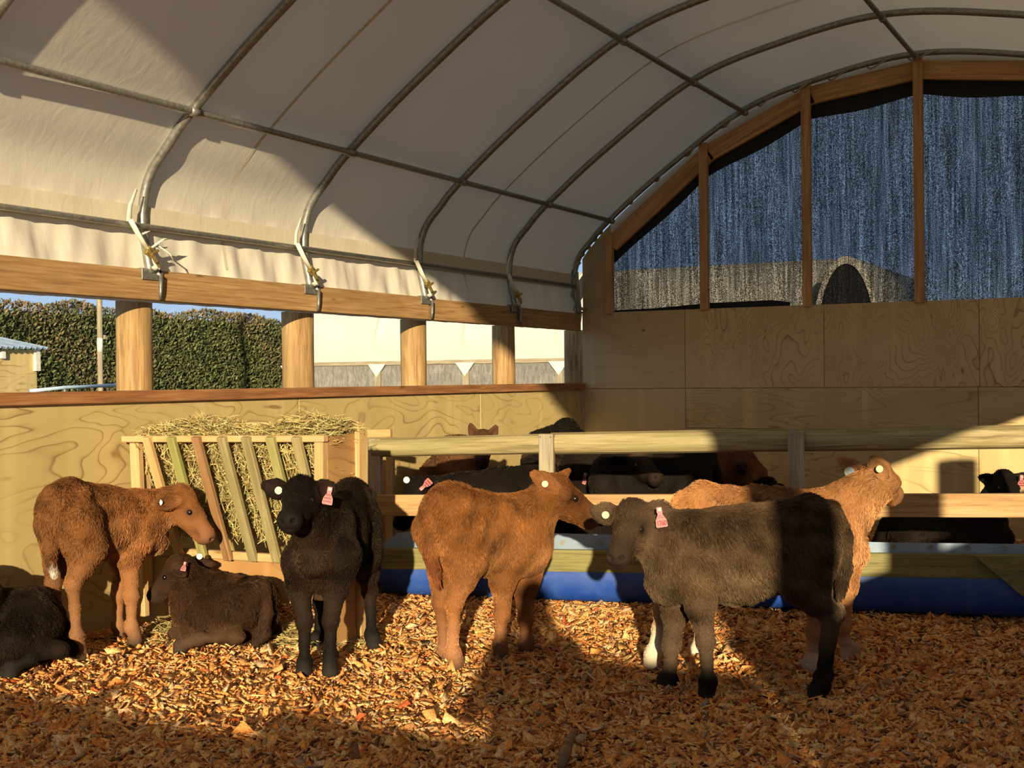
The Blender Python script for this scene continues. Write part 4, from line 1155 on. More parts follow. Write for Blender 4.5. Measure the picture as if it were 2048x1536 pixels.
def calf(label, group, root, heading, s=1.0, pose=STAND, over=None, colors=None, res=0.009, hairs=24000, hh=(.185, .18, .175), hw=(.135, .15, .145), HL=.30, ears=None, tags=(), white=(), seed=1, leg=1.0, tail=True, hl_scale=1.0, rad=0.0010, roll=0.0, fluffy=1.0, eyes=True, nw=1.0, face_h=1.0):
    rx, ry = root; hd = math.radians(heading); cs, sn = math.cos(hd), math.sin(hd)
    fw = np.array([cs, sn, 0]); lf = np.array([-sn, cs, 0]); up = np.array([0, 0, 1.0])
    def w(v, side=1): return np.array([rx, ry, 0]) + s * (fw * v[0] + lf * v[1] * side + up * v[2])
    J = {}
    for k, v in pose.items():
        if k[0] == 'f' or (k[0] == 'h'):
            J[k[0] + 'l' + k[1:]] = w(v, 1); J[k[0] + 'r' + k[1:]] = w(v, -1)
        else: J[k] = w(v)
    for k, v in (over or {}).items():
        z = depth(J[k]) + (v[2] if len(v) > 2 else 0.0); J[k] = at(v[0], v[1], z)
    for k in J:
        if k.endswith('ho') and k[0] in 'fh': J[k][2] = .02
    c0, cleg, cmuz, cpoll = (colors + [colors[0]] * 4)[:4]
    cbri = tuple(a * .45 + b * .55 for a, b in zip(c0, cpoll))
    cface = tuple(a * .55 + b * .45 for a, b in zip(c0, cmuz))
    cfoot = colors[4] if len(colors) > 4 else cleg
    cbel = colors[5] if len(colors) > 5 else c0
    ctip = colors[6] if len(colors) > 6 else c0
    ctail = tuple(a * .5 + b * .5 for a, b in zip(c0, ctip))
    B = Body(); lie = pose is LIE
    back_comb = -fw * .32 - up * .95
    hb = .024 * hl_scale
    # trunk: two stacked chains give the deep oval barrel
    seq = ['pel', 'mid', 'ch']
    for a, b, ia, ib in (('pel', 'mid', 0, 1), ('mid', 'ch', 1, 2)):
        ra, rb = hw[2 - ia] * s, hw[2 - ib] * s
        da, db = (hh[2 - ia] - hw[2 - ia]) * s, (hh[2 - ib] - hw[2 - ib]) * s
        B.cone(J[a] + up * da, J[b] + up * db, ra, rb, .05, back_comb, hb, c0)
        B.cone(J[a] - up * da, J[b] - up * db, ra * .94, rb * .94, .05, back_comb, hb * 1.15, cbel)
    B.cone(J['rump'] - up * .075 * s, J['back'] - up * .07 * s, .075 * s, .07 * s, .06, -fw, hb, c0)
    B.cone(J['back'] - up * .07 * s, J['withers'] - up * .065 * s, .07 * s, .065 * s, .06, -fw, hb, c0)
    B.cone(J['rump'] - up * .075 * s, J['t0'] + (J['pel'] - J['t0']) * .22, .075 * s, .06 * s, .05, -up, hb, c0)
    for sg in (1, -1):
        B.cone(J['rump'] - up * .10 * s + lf * sg * .045 * s, J['rump'] - up * .085 * s + lf * sg * .085 * s + fw * .03 * s, .06 * s, .042 * s, .03, -up, hb, c0)
    for sd in 'lr':
        sg = 1 if sd == 'l' else -1
        h_, st, hk, fe, ho = (J['h' + sd + x] for x in ('hip', 'st', 'hk', 'fe', 'ho'))
        B.cone(h_, st, (.125 if lie else .108) * s, (.105 if lie else .082) * s, .035, -up - fw * .3, hb * .9, c0)
        B.cone((h_ + J['t0']) / 2, (st + hk) / 2, .080 * s, .054 * s, .035, -up, hb * .9, c0)
        B.cone(st, hk, .076 * s * leg, .035 * s * leg, .03, -up, .011 * hl_scale, cleg)
        ach = hk + (hk - fe) * .10 + nrm(hk - st) * .012
        B.cone((st + hk) / 2 + nrm(hk - st) * .0, ach, .040 * s * leg, .026 * s * leg, .02, -up, .012 * hl_scale, cleg)
        B.cone(hk, hk, .041 * s * leg, None, .02, -up, .011 * hl_scale, cleg)
        mid = hk * .55 + fe * .45
        B.cone(hk, mid, .034 * s * leg, .026 * s * leg, .015, -up, .007 * hl_scale, cleg)
        B.cone(mid, fe, .026 * s * leg, .027 * s * leg, .015, -up, .007 * hl_scale, cfoot)
        B.cone(fe, fe, .036 * s * leg, None, .015, -up, .010 * hl_scale, cfoot)
        B.cone(fe, ho + up * .028 * s, .034 * s * leg, .034 * s * leg, .015, -up, .010 * hl_scale, cfoot)
        B.cone(ho + up * .022 * s, ho, .034 * s * leg, .040 * s * leg, .010, -up, .0, (.035, .03, .024))
        sh, el, kn, fe, ho = (J['f' + sd + x] for x in ('sh', 'el', 'kn', 'fe', 'ho'))
        wi = J['withers'] * .55 + sh * .45 if not lie else sh
        B.cone(wi, sh, .070 * s, .090 * s, .035, -up - fw * .3, hb, c0)
        B.cone(sh, el, .088 * s, .062 * s, .03, -up, hb * .85, c0)
        B.cone(el, kn, .056 * s * leg, .034 * s * leg, .025, -up, .010 * hl_scale, cleg)
        B.cone(kn, kn, .040 * s * leg, None, .016, -up, .007 * hl_scale, cleg)
        mid = kn * .5 + fe * .5
        B.cone(kn, mid, .033 * s * leg, .025 * s * leg, .015, -up, .006 * hl_scale, cleg)
        B.cone(mid, fe, .025 * s * leg, .026 * s * leg, .015, -up, .006 * hl_scale, cfoot)
        B.cone(fe, fe, .035 * s * leg, None, .015, -up, .010 * hl_scale, cfoot)
        B.cone(fe, ho + up * .028 * s, .033 * s * leg, .033 * s * leg, .015, -up, .010 * hl_scale, cfoot)
        B.cone(ho + up * .022 * s, ho, .033 * s * leg, .039 * s * leg, .010, -up, .0, (.035, .03, .024))
    # head frame
    O = J['poll']; v = J['nose'] - O; vn = nrm(v)
    side = nrm(np.cross(up, vn)); u0 = np.cross(vn, side)
    be = math.atan(.30); f = math.cos(be) * vn + math.sin(be) * u0; u = -math.sin(be) * vn + math.cos(be) * u0
    if roll:
        cr_, sr_ = math.cos(roll), math.sin(roll); side, u = side * cr_ + u * sr_, u * cr_ - side * sr_
    l = HL * s
    def hp(a, b, c): return O + l * (f * a + side * b + u * c)
    hh_ = .0085 * hl_scale * face_h
    B.ell(hp(.13, 0, -.19), [f, side, u], np.array([.24, .205, .20]) * l, .03, -f + u * .3, hh_ * 1.6, cpoll)
    B.cone(hp(.10, 0, -.14), hp(.45, 0, -.20), .165 * l, .155 * l, .03, -f, hh_, cbri)
    B.ell(hp(.08, 0, -.12), [f, side, u], np.array([.17, .15, .15]) * l, .04, -f + u * .5, hh_ * 2.2, cpoll)
    B.cone(hp(.40, 0, -.21), hp(.84, 0, -.30), .152 * l, .122 * l, .03, -f, hh_ * .7, cbri)
    B.cone(hp(.62, 0, -.25), hp(.88, 0, -.30), .128 * l, .118 * l, .03, -f, .003, cface)
    B.ell(hp(.885, 0, -.335), [f, side, u], np.array([.105, .158, .122]) * l, .04, -f, .003, cface)
    B.ell(hp(.955, 0, -.305), [f, side, u], np.array([.055, .118, .075]) * l, .02, -f, 0, cmuz, cw=1.6)
    B.cone(hp(.20, 0, -.40), hp(.84, 0, -.43), .15 * l, .095 * l, .035, -f - u * .3, hh_, c0)
    for sg in (1, -1):
        B.cone(hp(.22, .08 * sg, -.34), hp(.52, .065 * sg, -.37), .158 * l, .115 * l, .03, -f - u * .4, hh_ * 1.2, c0)
        B.cone(hp(.29, .160 * sg, -.150), hp(.44, .150 * sg, -.165), .056 * l, .052 * l, .015, -f, .003, c0)
        B.cone(hp(.31, .158 * sg, -.262), hp(.44, .150 * sg, -.262), .049 * l, .046 * l, .015, -f, .003, c0)
        B.ell(hp(.985, .078 * sg, -.285), [f, side, u], np.array([.055, .040, .030]) * l, .008, -f, 0, (.012, .008, .007), sub=True, cw=2.0)
        B.ell(hp(.372, .222 * sg, -.205), [f, side, u], np.array([.072, .034, .046]) * l, .006, -f, 0, (.012, .009, .007), sub=True, cw=2.0)
        B.cone(hp(1.0, .02 * sg, -.405), hp(.70, .155 * sg, -.385), .011 * l, None, .006, -f, 0, (.02, .013, .01), sub=True, cw=1.2)
    
    # neck
    nk = -fw * .5 - up * .8 if not lie else -fw * .7 - up * .5
    nk_up = hp(-.03, 0, -.22); nk_lo = hp(.13, 0, -.40)
    wi = J['withers'] - up * .09 * s
    B.cone(wi, nk_up, .085 * s, .056 * s * nw, .035, nk, hb * .9, c0)
    B.cone(J['ch'] * .6 + J['brisket'] * .4 + up * .02 * s, nk_lo, .095 * s, .056 * s * nw, .04, nk, hb, cbel)
    B.cone(J['ch'], J['brisket'], .115 * s, .060 * s, .05, nk, hb * 1.1, cbel)
    B.cone((wi + J['ch']) / 2, (nk_up + nk_lo) / 2, .090 * s, .060 * s * nw, .04, nk, hb, c0)
    # ears
    E = {'l': (.06, 1), 'r': (.06, -1)}
    ear_info = {}
    for sd, sg in (('l', 1), ('r', -1)):
        spec = (ears or {}).get(sd, {})
        base = hp(.07, .185 * sg, -.20)
        if 'tip' in spec:
            tz = depth(base) + spec['tip'][2]; tip = at(spec['tip'][0], spec['tip'][1], tz)
        else:
            tip = base + l * (side * sg * .46 - f * .12 + u * .02)
        face = nrm(spec.get('face', f * .75 - u * .35 + side * sg * .1))
        ax = nrm(tip - base); L = np.linalg.norm(tip - base)
        nf = nrm(face - ax * (face @ ax)); wd = np.cross(nf, ax); ear_info[sd] = (base, tip, ax, nf, L)
        W_ = spec.get('w', .145) * l * 1.05
        B.cone(base - ax * .03 * s, base + ax * L * .3, .042 * s, .036 * s, .02, ax, hh_, c0)
        B.ell(base + ax * L * .46, [ax, wd, nf], [L * .42, W_, .019 * s], .012, ax, hh_ * 1.2, spec.get('col', c0))
        B.ell(base + ax * L * .76, [ax, wd, nf], [L * .27, W_ * .56, .013 * s], .014, ax, hh_ * 1.2, spec.get('col', c0))
        B.ell(base + ax * L * .52 + nf * .027 * s, [ax, wd, nf], [L * .40, W_ * .80, .027 * s], .008, ax, .006, spec.get('incol', (c0[0] * .8 + .03, c0[1] * .7 + .018, c0[2] * .7 + .014)), sub=True, cw=.8)
    # tail
    if tail:
        tc_ = -up
        B.cone(J['t0'], J['t1'], .038 * s, .031 * s, .02, tc_, .016 * hl_scale, ctail)
        B.cone(J['t1'], J['t2'], .031 * s, .029 * s, .015, tc_, .020 * hl_scale, ctail)
        B.cone(J['t2'], J['t3'], .029 * s, .014 * s, .015, tc_, .026 * hl_scale, ctip)
    V, F = B.mesh(res)
    V[:, 2] = np.maximum(V[:, 2], -0.012)
    comb, hl, col = B.fields(V)
    for (cx_, r_, cc_) in white:       # coloured patches fixed to the coat
        c_ = cx_(J) if callable(cx_) else np.asarray(cx_); a = np.clip(1.3 - np.linalg.norm(V - c_, axis=1) / r_, 0, 1)[:, None]
        col = col * (1 - a) + np.asarray(cc_) * a
    col = col * (1 + .24 * lownoise(V, 9, seed)[:, None])
    loc = np.array([rx, ry, 0.0])
    rt = thing('calf', label, 'calf', loc, group)
    me = np_mesh('body', V - loc, F, smooth=True); color_attr(me, np.clip(col * .8, 0, 1))
    bo = meshobj('body', me, M['coat']); bo.location = loc; parent(bo, rt)
    if hairs: fur('hair', V, F, comb, hl * fluffy, col, hairs, rt, seed, rad)
    if eyes:
        for sg in (1, -1):
            bm = nbm(); bmesh.ops.create_uvsphere(bm, u_segments=16, v_segments=10, radius=.058 * l, matrix=Matrix.Translation(Vector([float(x) for x in hp(.370, .180 * sg, -.205)])))
            meshobj('eye', bm, M['eye'], rt, True)
    for tg in tags:
        base, tip, ax, nf, L = ear_info[tg['ear']]
        if 'px' in tg:
            p = at(tg['px'][0], tg['px'][1], depth(base + ax * L * .5) - tg.get('dz', .03))
            fc = nrm(-ray(tg['px'][0], tg['px'][1]) + nf * tg.get('turn', .5))
        else:
            p = base + ax * L * .5 + nf * .012; fc = nf
        ang = math.radians(tg.get('rot', 0)); upv = CU * math.cos(ang) + CR * math.sin(ang)
        ear_tag(rt, p, upv, fc, tg['kind'], tg.get('size', 1.0), tg.get('text'))
    return rt, J


RED = [(.240, .096, .031), (.285, .127, .05), (.32, .145, .085), (.22, .082, .026), (.31, .15, .068), (.29, .13, .05), (.23, .09, .03)]
RED2 = [(.215, .083, .024), (.29, .12, .042), (.32, .135, .06), (.21, .074, .021), (.32, .15, .07), (.29, .125, .044), (.15, .05, .017)]
TAN = [(.40, .182, .066), (.42, .22, .10), (.15, .075, .042), (.44, .19, .07), (.60, .43, .29), (.50, .25, .105), (.42, .2, .07)]  # muzzle tone darkened to carry the shade on that side
DKB = [(.078, .047, .025), (.105, .068, .040), (.050, .035, .026), (.036, .022, .014), (.009, .007, .006), (.125, .082, .046), (.04, .027, .017)]
BLK = [(.0115, .0072, .0048), (.020, .0125, .008), (.017, .0135, .012), (.006, .0043, .004), (.009, .007, .006), (.026, .0155, .009), (.01, .007, .005)]
BRN = [(.046, .022, .011), (.10, .052, .026), (.04, .024, .017), (.05, .026, .014), (.10, .058, .033), (.075, .036, .018), (.06, .03, .018)]

# --- foreground calves
calf('red-brown calf standing beside the hay feeder with a white tail tip', 'calves in the front pen', (-4.78, 4.60), 66, 1.0, STAND, dict(
    ch=(268, 1052), mid=(205, 1048), pel=(140, 1038), withers=(281, 984), back=(212, 982), rump=(136, 963), brisket=(312, 1082), throat=(345, 1065), poll=(372, 978, -.06), nose=(414, 1060, -.22),
    frsh=(272, 1062), frel=(258, 1115), frkn=(263, 1190), frfe=(263, 1252), frho=(270, 1277), flsh=(290, 1058), flel=(245, 1118), flkn=(237, 1190), flfe=(236, 1250), flho=(241, 1269),
    hrhip=(158, 1040), hrst=(180, 1095), hrhk=(147, 1168), hrfe=(153, 1270), hrho=(160, 1298), hlhip=(115, 1045), hlst=(120, 1100), hlhk=(107, 1165), hlfe=(118, 1255), hlho=(135, 1284),
    t0=(102, 985), t1=(95, 1040), t2=(100, 1100), t3=(107, 1150)), RED, hairs=48000, seed=3, hh=(.175, .17, .175), HL=.285, hl_scale=.75,
    ears={'r': dict(tip=(304, 1010, -.19), w=.155, face=-ray(330, 1000)), 'l': dict(tip=(392, 985, .14))},
    tags=(dict(ear='r', kind='white', px=(319, 1005), dz=.045, turn=0, size=.95),),
    white=((lambda J: J['t3'], .052, (.80, .72, .60)), (lambda J: J['brisket'] - np.array([0, 0, .06]), .05, (.62, .42, .25))))

calf('dark brown calf lying curled in front of the hay feeder', 'calves in the front pen', (-4.45, 4.93), 178, .92, LIE, dict(
    ch=(395, 1205), mid=(448, 1222), pel=(496, 1232), withers=(398, 1148), back=(445, 1158), rump=(502, 1178), brisket=(350, 1195), throat=(338, 1185), poll=(352, 1112), nose=(303, 1192, -.02),
    hlhip=(475, 1222, -.06), hlst=(408, 1236, -.02), hlhk=(468, 1272, -.06), hlfe=(400, 1276, -.08), hlho=(362, 1272, -.08), fkn_=(0, 0)) if False else dict(
    ch=(395, 1208), mid=(448, 1222), pel=(494, 1232), withers=(398, 1150), back=(448, 1160), rump=(500, 1178), brisket=(376, 1198), throat=(345, 1180), poll=(354, 1114, -.08), nose=(304, 1192, -.16), flsh=(398, 1212), flel=(388, 1255), frsh=(385, 1200), frel=(378, 1245), frkn=(345, 1258), frfe=(352, 1272), frho=(360, 1276),
    hlhip=(470, 1220, -.06), hlst=(412, 1228, -.02), hlhk=(470, 1272, -.06), hlfe=(400, 1276, -.08), hlho=(360, 1274, -.08), flkn=(350, 1268), flfe=(366, 1278), flho=(378, 1282)),
    BRN, hl_scale=.7, hairs=36000, seed=5, hh=(.19, .19, .185), hw=(.145, .16, .155), HL=.285, ears={'l': dict(tip=(372, 1152, -.10), w=.12, face=-ray(380, 1130) + CR * .2), 'r': dict(tip=(432, 1128, .12), w=.13, face=-ray(420, 1130))},
    tags=(dict(ear='l', kind='pink', px=(368, 1133), rot=10, size=.62, dz=.05), dict(ear='r', kind='white', px=(399, 1113), dz=.03)))

calf('black calf lying at the left edge of the photo, cut by the frame', 'calves in the front pen', (-4.80, 4.10), 232, .95, LIE, dict(
    poll=(-90, 1135), nose=(-130, 1215), throat=(-110, 1180), brisket=(-120, 1230), rump=(58, 1188), back=(-20, 1205), pel=(62, 1255), mid=(-40, 1262), ch=(-130, 1268), hlhip=(72, 1245), hlst=(30, 1285), hlhk=(118, 1300), hlfe=(62, 1316), hlho=(20, 1318), t0=(112, 1235), t1=(135, 1262), t2=(145, 1290), t3=(150, 1308), hrhip=(40, 1250), hrst=(0, 1290), hrhk=(60, 1300), hrfe=(20, 1310), hrho=(-20, 1315)),
    BLK, hl_scale=.7, hairs=30000, seed=8, hh=(.20, .20, .195), tags=())

calf('black calf facing the camera with one pale disc and one pink tag', 'calves in the front pen', (-3.58, 4.86), -66, 1.0, STAND, dict(
    ch=(640, 1108), mid=(672, 1080), pel=(702, 1050), withers=(668, 1000), back=(690, 990), rump=(702, 960), brisket=(626, 1128), throat=(612, 1082), poll=(604, 958), nose=(568, 1064, -.06),
    frsh=(605, 1122), frel=(598, 1172), frkn=(609, 1242), frfe=(609, 1325), frho=(608, 1352), flsh=(680, 1112), flel=(672, 1172), flkn=(661, 1242), flfe=(661, 1312), flho=(660, 1334),
    hlhip=(722, 1045), hlst=(730, 1110), hlhk=(740, 1182), hlfe=(743, 1270), hlho=(747, 1297), hrhip=(670, 1050), hrst=(655, 1120), hrhk=(642, 1205), hrfe=(637, 1285), hrho=(631, 1312), t0=(712, 985), t1=(725, 1030), t2=(705, 1100), t3=(697, 1150)),
    BLK, face_h=1.5, hl_scale=.7, hairs=60000, seed=11, HL=.30, hw=(.118, .132, .125), hh=(.185, .175, .175), ears={'r': dict(tip=(524, 968, .06), w=.15, face=-ray(550, 975) + CF * 0 + CU * -.1, incol=(.045, .022, .016)), 'l': dict(tip=(672, 972, .04), w=.165, face=-ray(660, 980), incol=(.06, .03, .022))},
    tags=(dict(ear='r', kind='yellow', px=(557, 981), dz=.035, size=1.05), dict(ear='l', kind='pink', px=(657, 992), rot=12, size=1.0, dz=.03)))

calf('glossy red calf in the middle nosing the ear of the grey-brown calf', 'calves in the front pen', (-2.98, 5.2), 50, 1.0, STAND, dict(
    ch=(1044, 1078), mid=(982, 1074), pel=(913, 1052), withers=(1046, 990), back=(985, 1001), rump=(893, 973), brisket=(1068, 1106), throat=(1122, 1058), poll=(1108, 952), nose=(1194, 1034, .02),
    frsh=(1036, 1090), frel=(1006, 1160), frkn=(1004, 1230), frfe=(1000, 1290), frho=(1002, 1309), flsh=(1066, 1085), flel=(1050, 1170), flkn=(1052, 1238), flfe=(1050, 1288), flho=(1054, 1304),
    hrhip=(918, 1062), hrst=(940, 1118), hrhk=(908, 1206), hrfe=(905, 1306), hrho=(912, 1333), hlhip=(872, 1060), hlst=(890, 1125), hlhk=(882, 1206), hlfe=(889, 1298), hlho=(894, 1318), t0=(874, 996), t1=(860, 1050), t2=(862, 1110), t3=(875, 1168)),
    RED2, hl_scale=.95, hairs=60000, seed=14, hh=(.185, .178, .175), HL=.33, ears={'r': dict(tip=(1062, 945, -.05), w=.145, face=-ray(1080, 965) + CR * .25, incol=(.50, .20, .075)), 'l': dict(tip=(1138, 940, .14))},
    tags=(dict(ear='r', kind='yellow', px=(1090, 968), dz=.035),),
    white=((lambda J: at(957, 1155, depth(J['mid'])), .03, (.5, .25, .1)),))

tan_rt, tan_J = calf('light tan calf standing behind the grey-brown calf, looking away right', 'calves in the front pen', (-1.74, 5.66), 22, 1.05, STAND, dict(
    ch=(1650, 1072), mid=(1530, 1068), pel=(1418, 1058), withers=(1640, 985), back=(1530, 987), rump=(1410, 972), brisket=(1708, 1105), throat=(1780, 1010), poll=(1752, 930), nose=(1797, 998, .27),
    frsh=(1655, 1100), frel=(1640, 1180), frkn=(1630, 1262), frfe=(1623, 1325), frho=(1622, 1346), flsh=(1690, 1095), flel=(1684, 1175), flkn=(1684, 1250), flfe=(1695, 1312), flho=(1706, 1332),
    hrhip=(1405, 1070), hrst=(1425, 1135), hrhk=(1325, 1222), hrfe=(1307, 1305), hrho=(1303, 1330), hlhip=(1420, 1065), hlst=(1440, 1130), hlhk=(1405, 1225), hlfe=(1397, 1302), hlho=(1397, 1325), t0=(1362, 1000), t1=(1352, 1050), t2=(1352, 1110), t3=(1356, 1160)),
    TAN, hairs=46000, hl_scale=.9, seed=17, hh=(.19, .185, .18), HL=.27, ears={'r': dict(tip=(1742, 914, -.05), w=.16, face=-ray(1760, 930) - CR * .2, incol=(.60, .33, .15)), 'l': dict(tip=(1676, 915, .08), w=.13, face=-ray(1700, 930))},
    tags=(dict(ear='r', kind='yellow', px=(1759, 938), dz=.045, size=1.0), dict(ear='l', kind='grey', px=(1699, 944), dz=.04, size=1.5)),
    white=((lambda J: J['hrfe'] + np.array([0, 0, .03]), .09, (.80, .70, .52)), (lambda J: J['hlfe'], .08, (.78, .66, .50)), (lambda J: J['frfe'], .05, (.75, .62, .48))))

calf('grey-brown calf with black feet and pink tag 1760 in the right foreground', 'calves in the front pen', (-1.60, 5.12), -152, 1.0, STAND, dict(
    ch=(1360, 1120), mid=(1475, 1114), pel=(1608, 1092), withers=(1392, 1030), back=(1490, 1024), rump=(1618, 998), brisket=(1326, 1172), throat=(1272, 1136), poll=(1266, 1005), nose=(1233, 1116, -.21),
    flsh=(1388, 1140), flel=(1400, 1205), flkn=(1411, 1283), flfe=(1416, 1362), flho=(1414, 1394), frsh=(1340, 1150), frel=(1352, 1215), frkn=(1343, 1292), frfe=(1340, 1362), frho=(1330, 1386),
    hlhip=(1618, 1090), hlst=(1598, 1165), hlhk=(1660, 1232), hlfe=(1643, 1370), hlho=(1634, 1402), hrhip=(1640, 1085), hrst=(1620, 1160), hrhk=(1668, 1228), hrfe=(1650, 1350), hrho=(1643, 1374), t0=(1664, 1020), t1=(1688, 1075), t2=(1688, 1135), t3=(1680, 1190)),
    DKB, face_h=1.5, hairs=76000, seed=21, hh=(.19, .188, .18), hw=(.135, .15, .145), HL=.30, ears={'r': dict(tip=(1182, 1020, .08), w=.155, face=-ray(1200, 1028), incol=(.12, .078, .048)), 'l': dict(tip=(1338, 1012, .06), w=.165, face=-ray(1320, 1030) - CR * .1, incol=(.09, .06, .04))},
    tags=(dict(ear='r', kind='yellow', px=(1211, 1030), dz=.035), dict(ear='l', kind='pink', px=(1321, 1035), rot=-8, size=1.08, dz=.115, text='1760')), hl_scale=1.0)

# --- calves in the pen behind the fence
bgk = dict(res=.0125, hairs=6000, rad=.002, hl_scale=.7)
def groot(px, z): d = ray(px, 900); p = CC + d * (z); return (float(p[0]), float(p[1]))
def cam_heading(deg): return math.degrees(ALPHA) + deg         # 0 = facing right in the view, 90 = facing away
G2 = 'calves behind the fence'
calf('black calf with lowered head and white disc at the left end of the fence', G2, groot(975, 8.1), cam_heading(192), 1.02, STAND, dict(
    withers=(930, 948), back=(1000, 938), rump=(1085, 924), poll=(826, 960), nose=(796, 1048), ch=(930, 1010), mid=(1000, 1005), pel=(1080, 995), brisket=(880, 1020), throat=(840, 1010)), BLK, seed=31,
    ears={'r': dict(tip=(826, 950, -.02)), 'l': dict(tip=(868, 958, .02))}, tags=(dict(ear='l', kind='pink', px=(851, 970), rot=-130, size=1.15, dz=.10), dict(ear='r', kind='white', px=(813, 960), dz=.08, size=1.3)), **bgk)
calf('chestnut calf against the sunlit side wall, ears showing above the top rail', G2, groot(915, 9.2), cam_heading(-62), .98, STAND, dict(poll=(966, 862), nose=(962, 930), ch=(935, 925), pel=(905, 915), mid=(920, 920)), [(.13, .058, .028), (.17, .08, .04), (.06, .03, .02), (.10, .045, .022)], seed=33,
    ears={'r': dict(tip=(940, 846, .0), w=.13), 'l': dict(tip=(993, 850, .0), w=.13)}, **bgk)
calf('dark brown calf whose rounded back shows above the top rail in the corner', G2, groot(1150, 10.2), cam_heading(200), 1.12, STAND, dict(rump=(1132, 838), back=(1105, 858), withers=(1080, 866), pel=(1140, 905), mid=(1115, 905), ch=(1085, 910), poll=(1090, 905), nose=(1145, 945, -.3), t0=(1160, 870)), [(.013, .009, .0065), (.03, .02, .014), (.20, .11, .06), (.07, .036, .02), (.02, .013, .009), (.10, .055, .028)], seed=35, **bgk)
calf('big black calf side on right of the middle fence post, pink ear tag', G2, groot(1230, 9.3), cam_heading(183), 1.12, STAND, dict(poll=(1168, 935), nose=(1120, 985)), BLK, seed=37,
    ears={'l': dict(tip=(1180, 950, -.03))}, tags=(dict(ear='l', kind='pink', px=(1168, 957), rot=20, size=1.1, dz=.12),), **bgk)
calf('black calf with a pale brown muzzle turned right below the top rail', G2, groot(1290, 8.75), cam_heading(176), 1.08, STAND, dict(poll=(1272, 902, -.1), nose=(1312, 950, -.35), throat=(1300, 945, -.15), brisket=(1330, 960)), [(.012, .0085, .006), (.02, .014, .01), (.075, .045, .032), (.12, .07, .042)], seed=39, **bgk)
calf('red calf in shade facing the camera left of the right fence post', G2, groot(1462, 10.1), cam_heading(-80), 1.0, STAND, dict(poll=(1478, 880), nose=(1484, 940)), [(.17, .062, .025), (.2, .08, .035), (.12, .05, .035)], seed=41, **bgk)
calf('black calf lying in shade with only its tagged head above the middle rail', G2, groot(1585, 9.3), cam_heading(190), 1.0, LIE, dict(poll=(1528, 958), nose=(1500, 1000)), BLK, seed=43,
    tags=(dict(ear='l', kind='pink', px=(1524, 977), rot=0, size=.9, dz=.25),), **bgk)
calf('black calf lying behind the trough at the right, head raised over the rail', G2, groot(1900, 8.3), cam_heading(8), 1.08, LIE, dict(poll=(2008, 942), nose=(2032, 1000, -.25), brisket=(1985, 1050), throat=(2000, 1010)), BLK, seed=45,
    ears={'l': dict(tip=(1957, 952, .0), w=.16), 'r': dict(tip=(2062, 950, .0), w=.16)} if False else {'r': dict(tip=(1957, 952, .0), w=.16), 'l': dict(tip=(2056, 948, .0), w=.16)}, tags=(dict(ear='l', kind='pink', px=(2043, 963), rot=0, size=1.1, dz=.12),), **bgk)
calf('black calf lying low behind the trough, seen below the red calf chin', G2, groot(1175, 8.35), cam_heading(186), .92, LIE, dict(), BLK, seed=47, **bgk)
# ------------------------------------------------------------------ behind the viewer: gate added for its shade on the bedding, and the person taking the picture
gate = thing('shadow_gate', 'boarded timber gate added behind the viewer for its shade on the bedding', 'gate', (CX, -0.2, 0))
for k in range(5):
    z = 0.083 + k * 0.165
    board('gate_board', (XL + .05, -0.22, z), (XR_ - .05, -0.22, z), 0.163, 0.025, M['ply_low'], gate)
for k in range(3): board('gate_board', (.16, -0.22, .885 + .118 * k), (XR_ - .05, -0.22, .885 + .118 * k), .116, .025, M['ply_low'], gate)  # raised boards added to keep the right of the floor in shade
board('gate_board', (-1.1, -0.22, .86), (.32, -0.22, .86), .064, .025, M['ply_low'], gate)
for x in (XL + .2, CX, XR_ - .2): board('gate_stile', (x, -0.25, 0.0), (x, -0.25, 0.9), 0.09, 0.04, M['grey'], gate, up=(1, 0, 0))

pr = np.array([0.16, -0.42, 0.0])
B = Body(); cl = (.06, .07, .09); tr_ = (.05, .05, .06); sk = (.55, .33, .22)
fdir = np.array([-math.sin(ALPHA), math.cos(ALPHA), 0]); sdir = np.array([-fdir[1], fdir[0], 0])      # sdir: the person's left
def pp3(a, b, c): return pr + fdir * a + sdir * b + np.array([0, 0, c])
for sg in (1, -1):
    B.cone(pp3(0, .09 * sg, .74), pp3(.02, .10 * sg, .42), .085, .06, .03, col=tr_); B.cone(pp3(.02, .10 * sg, .42), pp3(-.01, .10 * sg, .09), .06, .045, .02, col=tr_)
    B.cone(pp3(-.03, .10 * sg, .045), pp3(.15, .11 * sg, .035), .045, .038, .02, col=(.05, .04, .03))
    B.cone(pp3(0, .17 * sg, 1.22), pp3(.10, .24 * sg, 1.02), .062, .05, .03, col=cl); B.cone(pp3(.10, .24 * sg, 1.02), pp3(.27, .12 * sg, 1.22), .048, .034, .02, col=cl)
    w0 = pp3(.28, .11 * sg, 1.235); B.cone(w0, pp3(.315, .095 * sg, 1.29), .026, .03, .015, col=sk)
    for i in range(4):
        a = pp3(.325, .09 * sg, 1.275 + .022 * i); b = pp3(.345, .060 * sg, 1.28 + .022 * i); c = pp3(.343, .035 * sg, 1.282 + .021 * i)
        B.cone(a, b, .0095, .009, .006, col=sk); B.cone(b, c, .009, .0075, .004, col=sk)
    B.cone(pp3(.30, .09 * sg, 1.30), pp3(.318, .065 * sg, 1.335), .011, .010, .008, col=sk); B.cone(pp3(.318, .065 * sg, 1.335), pp3(.322, .04 * sg, 1.345), .010, .008, .004, col=sk)
B.cone(pp3(0, 0, .78), pp3(-.01, 0, 1.05), .14, .15, .05, col=cl)
for sg in (1, -1): B.cone(pp3(-.01, .06 * sg, 1.0), pp3(0, .12 * sg, 1.20), .12, .085, .05, col=cl)
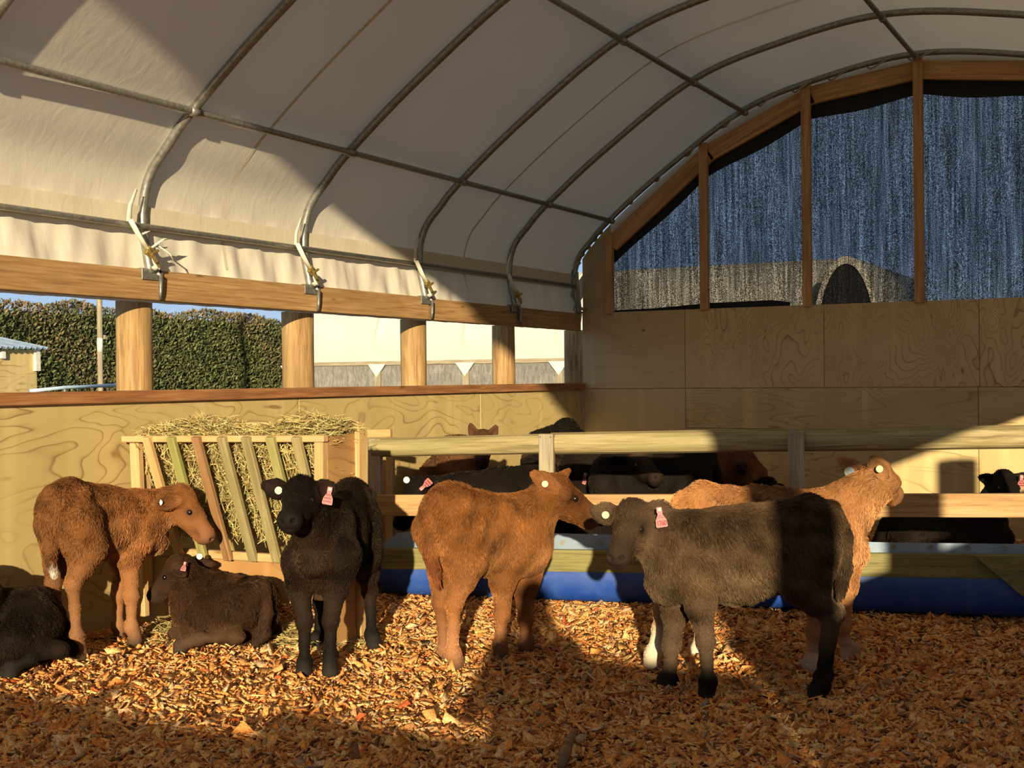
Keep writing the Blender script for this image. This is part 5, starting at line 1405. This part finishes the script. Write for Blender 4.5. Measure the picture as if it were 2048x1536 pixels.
B.cone(pp3(0, 0, 1.2), pp3(.02, 0, 1.34), .07, .055, .03, col=cl)
B.ell(pp3(.03, 0, 1.43), [fdir, sdir, (0, 0, 1)], [.098, .078, .118], .02, col=sk); B.cone(pp3(.07, 0, 1.36), pp3(.085, 0, 1.345), .045, .035, .02, col=sk)
B.cone(pp3(.12, 0, 1.44), pp3(.143, 0, 1.41), .012, .016, .01, col=sk)
for sg in (1, -1):
    B.ell(pp3(.02, .083 * sg, 1.42), [fdir, sdir, (0, 0, 1)], [.022, .010, .032], .008, col=sk)
    B.ell(pp3(.122, .032 * sg, 1.445), [fdir, sdir, (0, 0, 1)], [.012, .016, .010], .006, col=(.05, .03, .02), sub=True, cw=.9)
B.cone(pp3(.125, .022, 1.375), pp3(.125, -.022, 1.375), .004, None, .004, col=(.4, .15, .12), sub=True, cw=.9)
V, F = B.mesh(.009); _, _, col = B.fields(V)
ph = thing('person', 'person in a dark jacket holding up a phone, standing at the entrance', 'person', pr)
me = np_mesh('body', V - pr, F, smooth=True); color_attr(me, col); bo = meshobj('body', me, M['coat']); bo.location = pr; parent(bo, ph)
Bh = Body(); hc_ = (.05, .03, .02)
Bh.ell(pp3(.01, 0, 1.465), [fdir, sdir, (0, 0, 1)], [.106, .088, .105], .02, col=hc_); Bh.cone(pp3(-.05, 0, 1.44), pp3(-.06, 0, 1.33), .07, .05, .03, col=hc_)
Bh.ell(pp3(.11, 0, 1.40), [fdir, sdir, (0, 0, 1)], [.085, .075, .095], .02, sub=True, cw=.99, col=hc_)
V, F = Bh.mesh(.009); me = np_mesh('hair', V - pr, F, smooth=True); color_attr(me, np.tile(hc_, (len(V), 1))); bo = meshobj('hair', me, M['coat']); bo.location = pr; parent(bo, ph)
pq = thing('phone', 'black phone held up in landscape by the person at the entrance', 'phone', pp3(.352, 0, 1.31))
bm = nbm(); rm = Matrix(((fdir[0], sdir[0], 0), (fdir[1], sdir[1], 0), (0, 0, 1)))
add_box(bm, pp3(.352, 0, 1.31), .008, .155, .075, rm, .003); meshobj('case', bm, M['black'], pq)
bm = nbm(); add_box(bm, pp3(.3475, 0, 1.31), .001, .145, .066, rm); meshobj('screen', bm, M['eye'], pq)
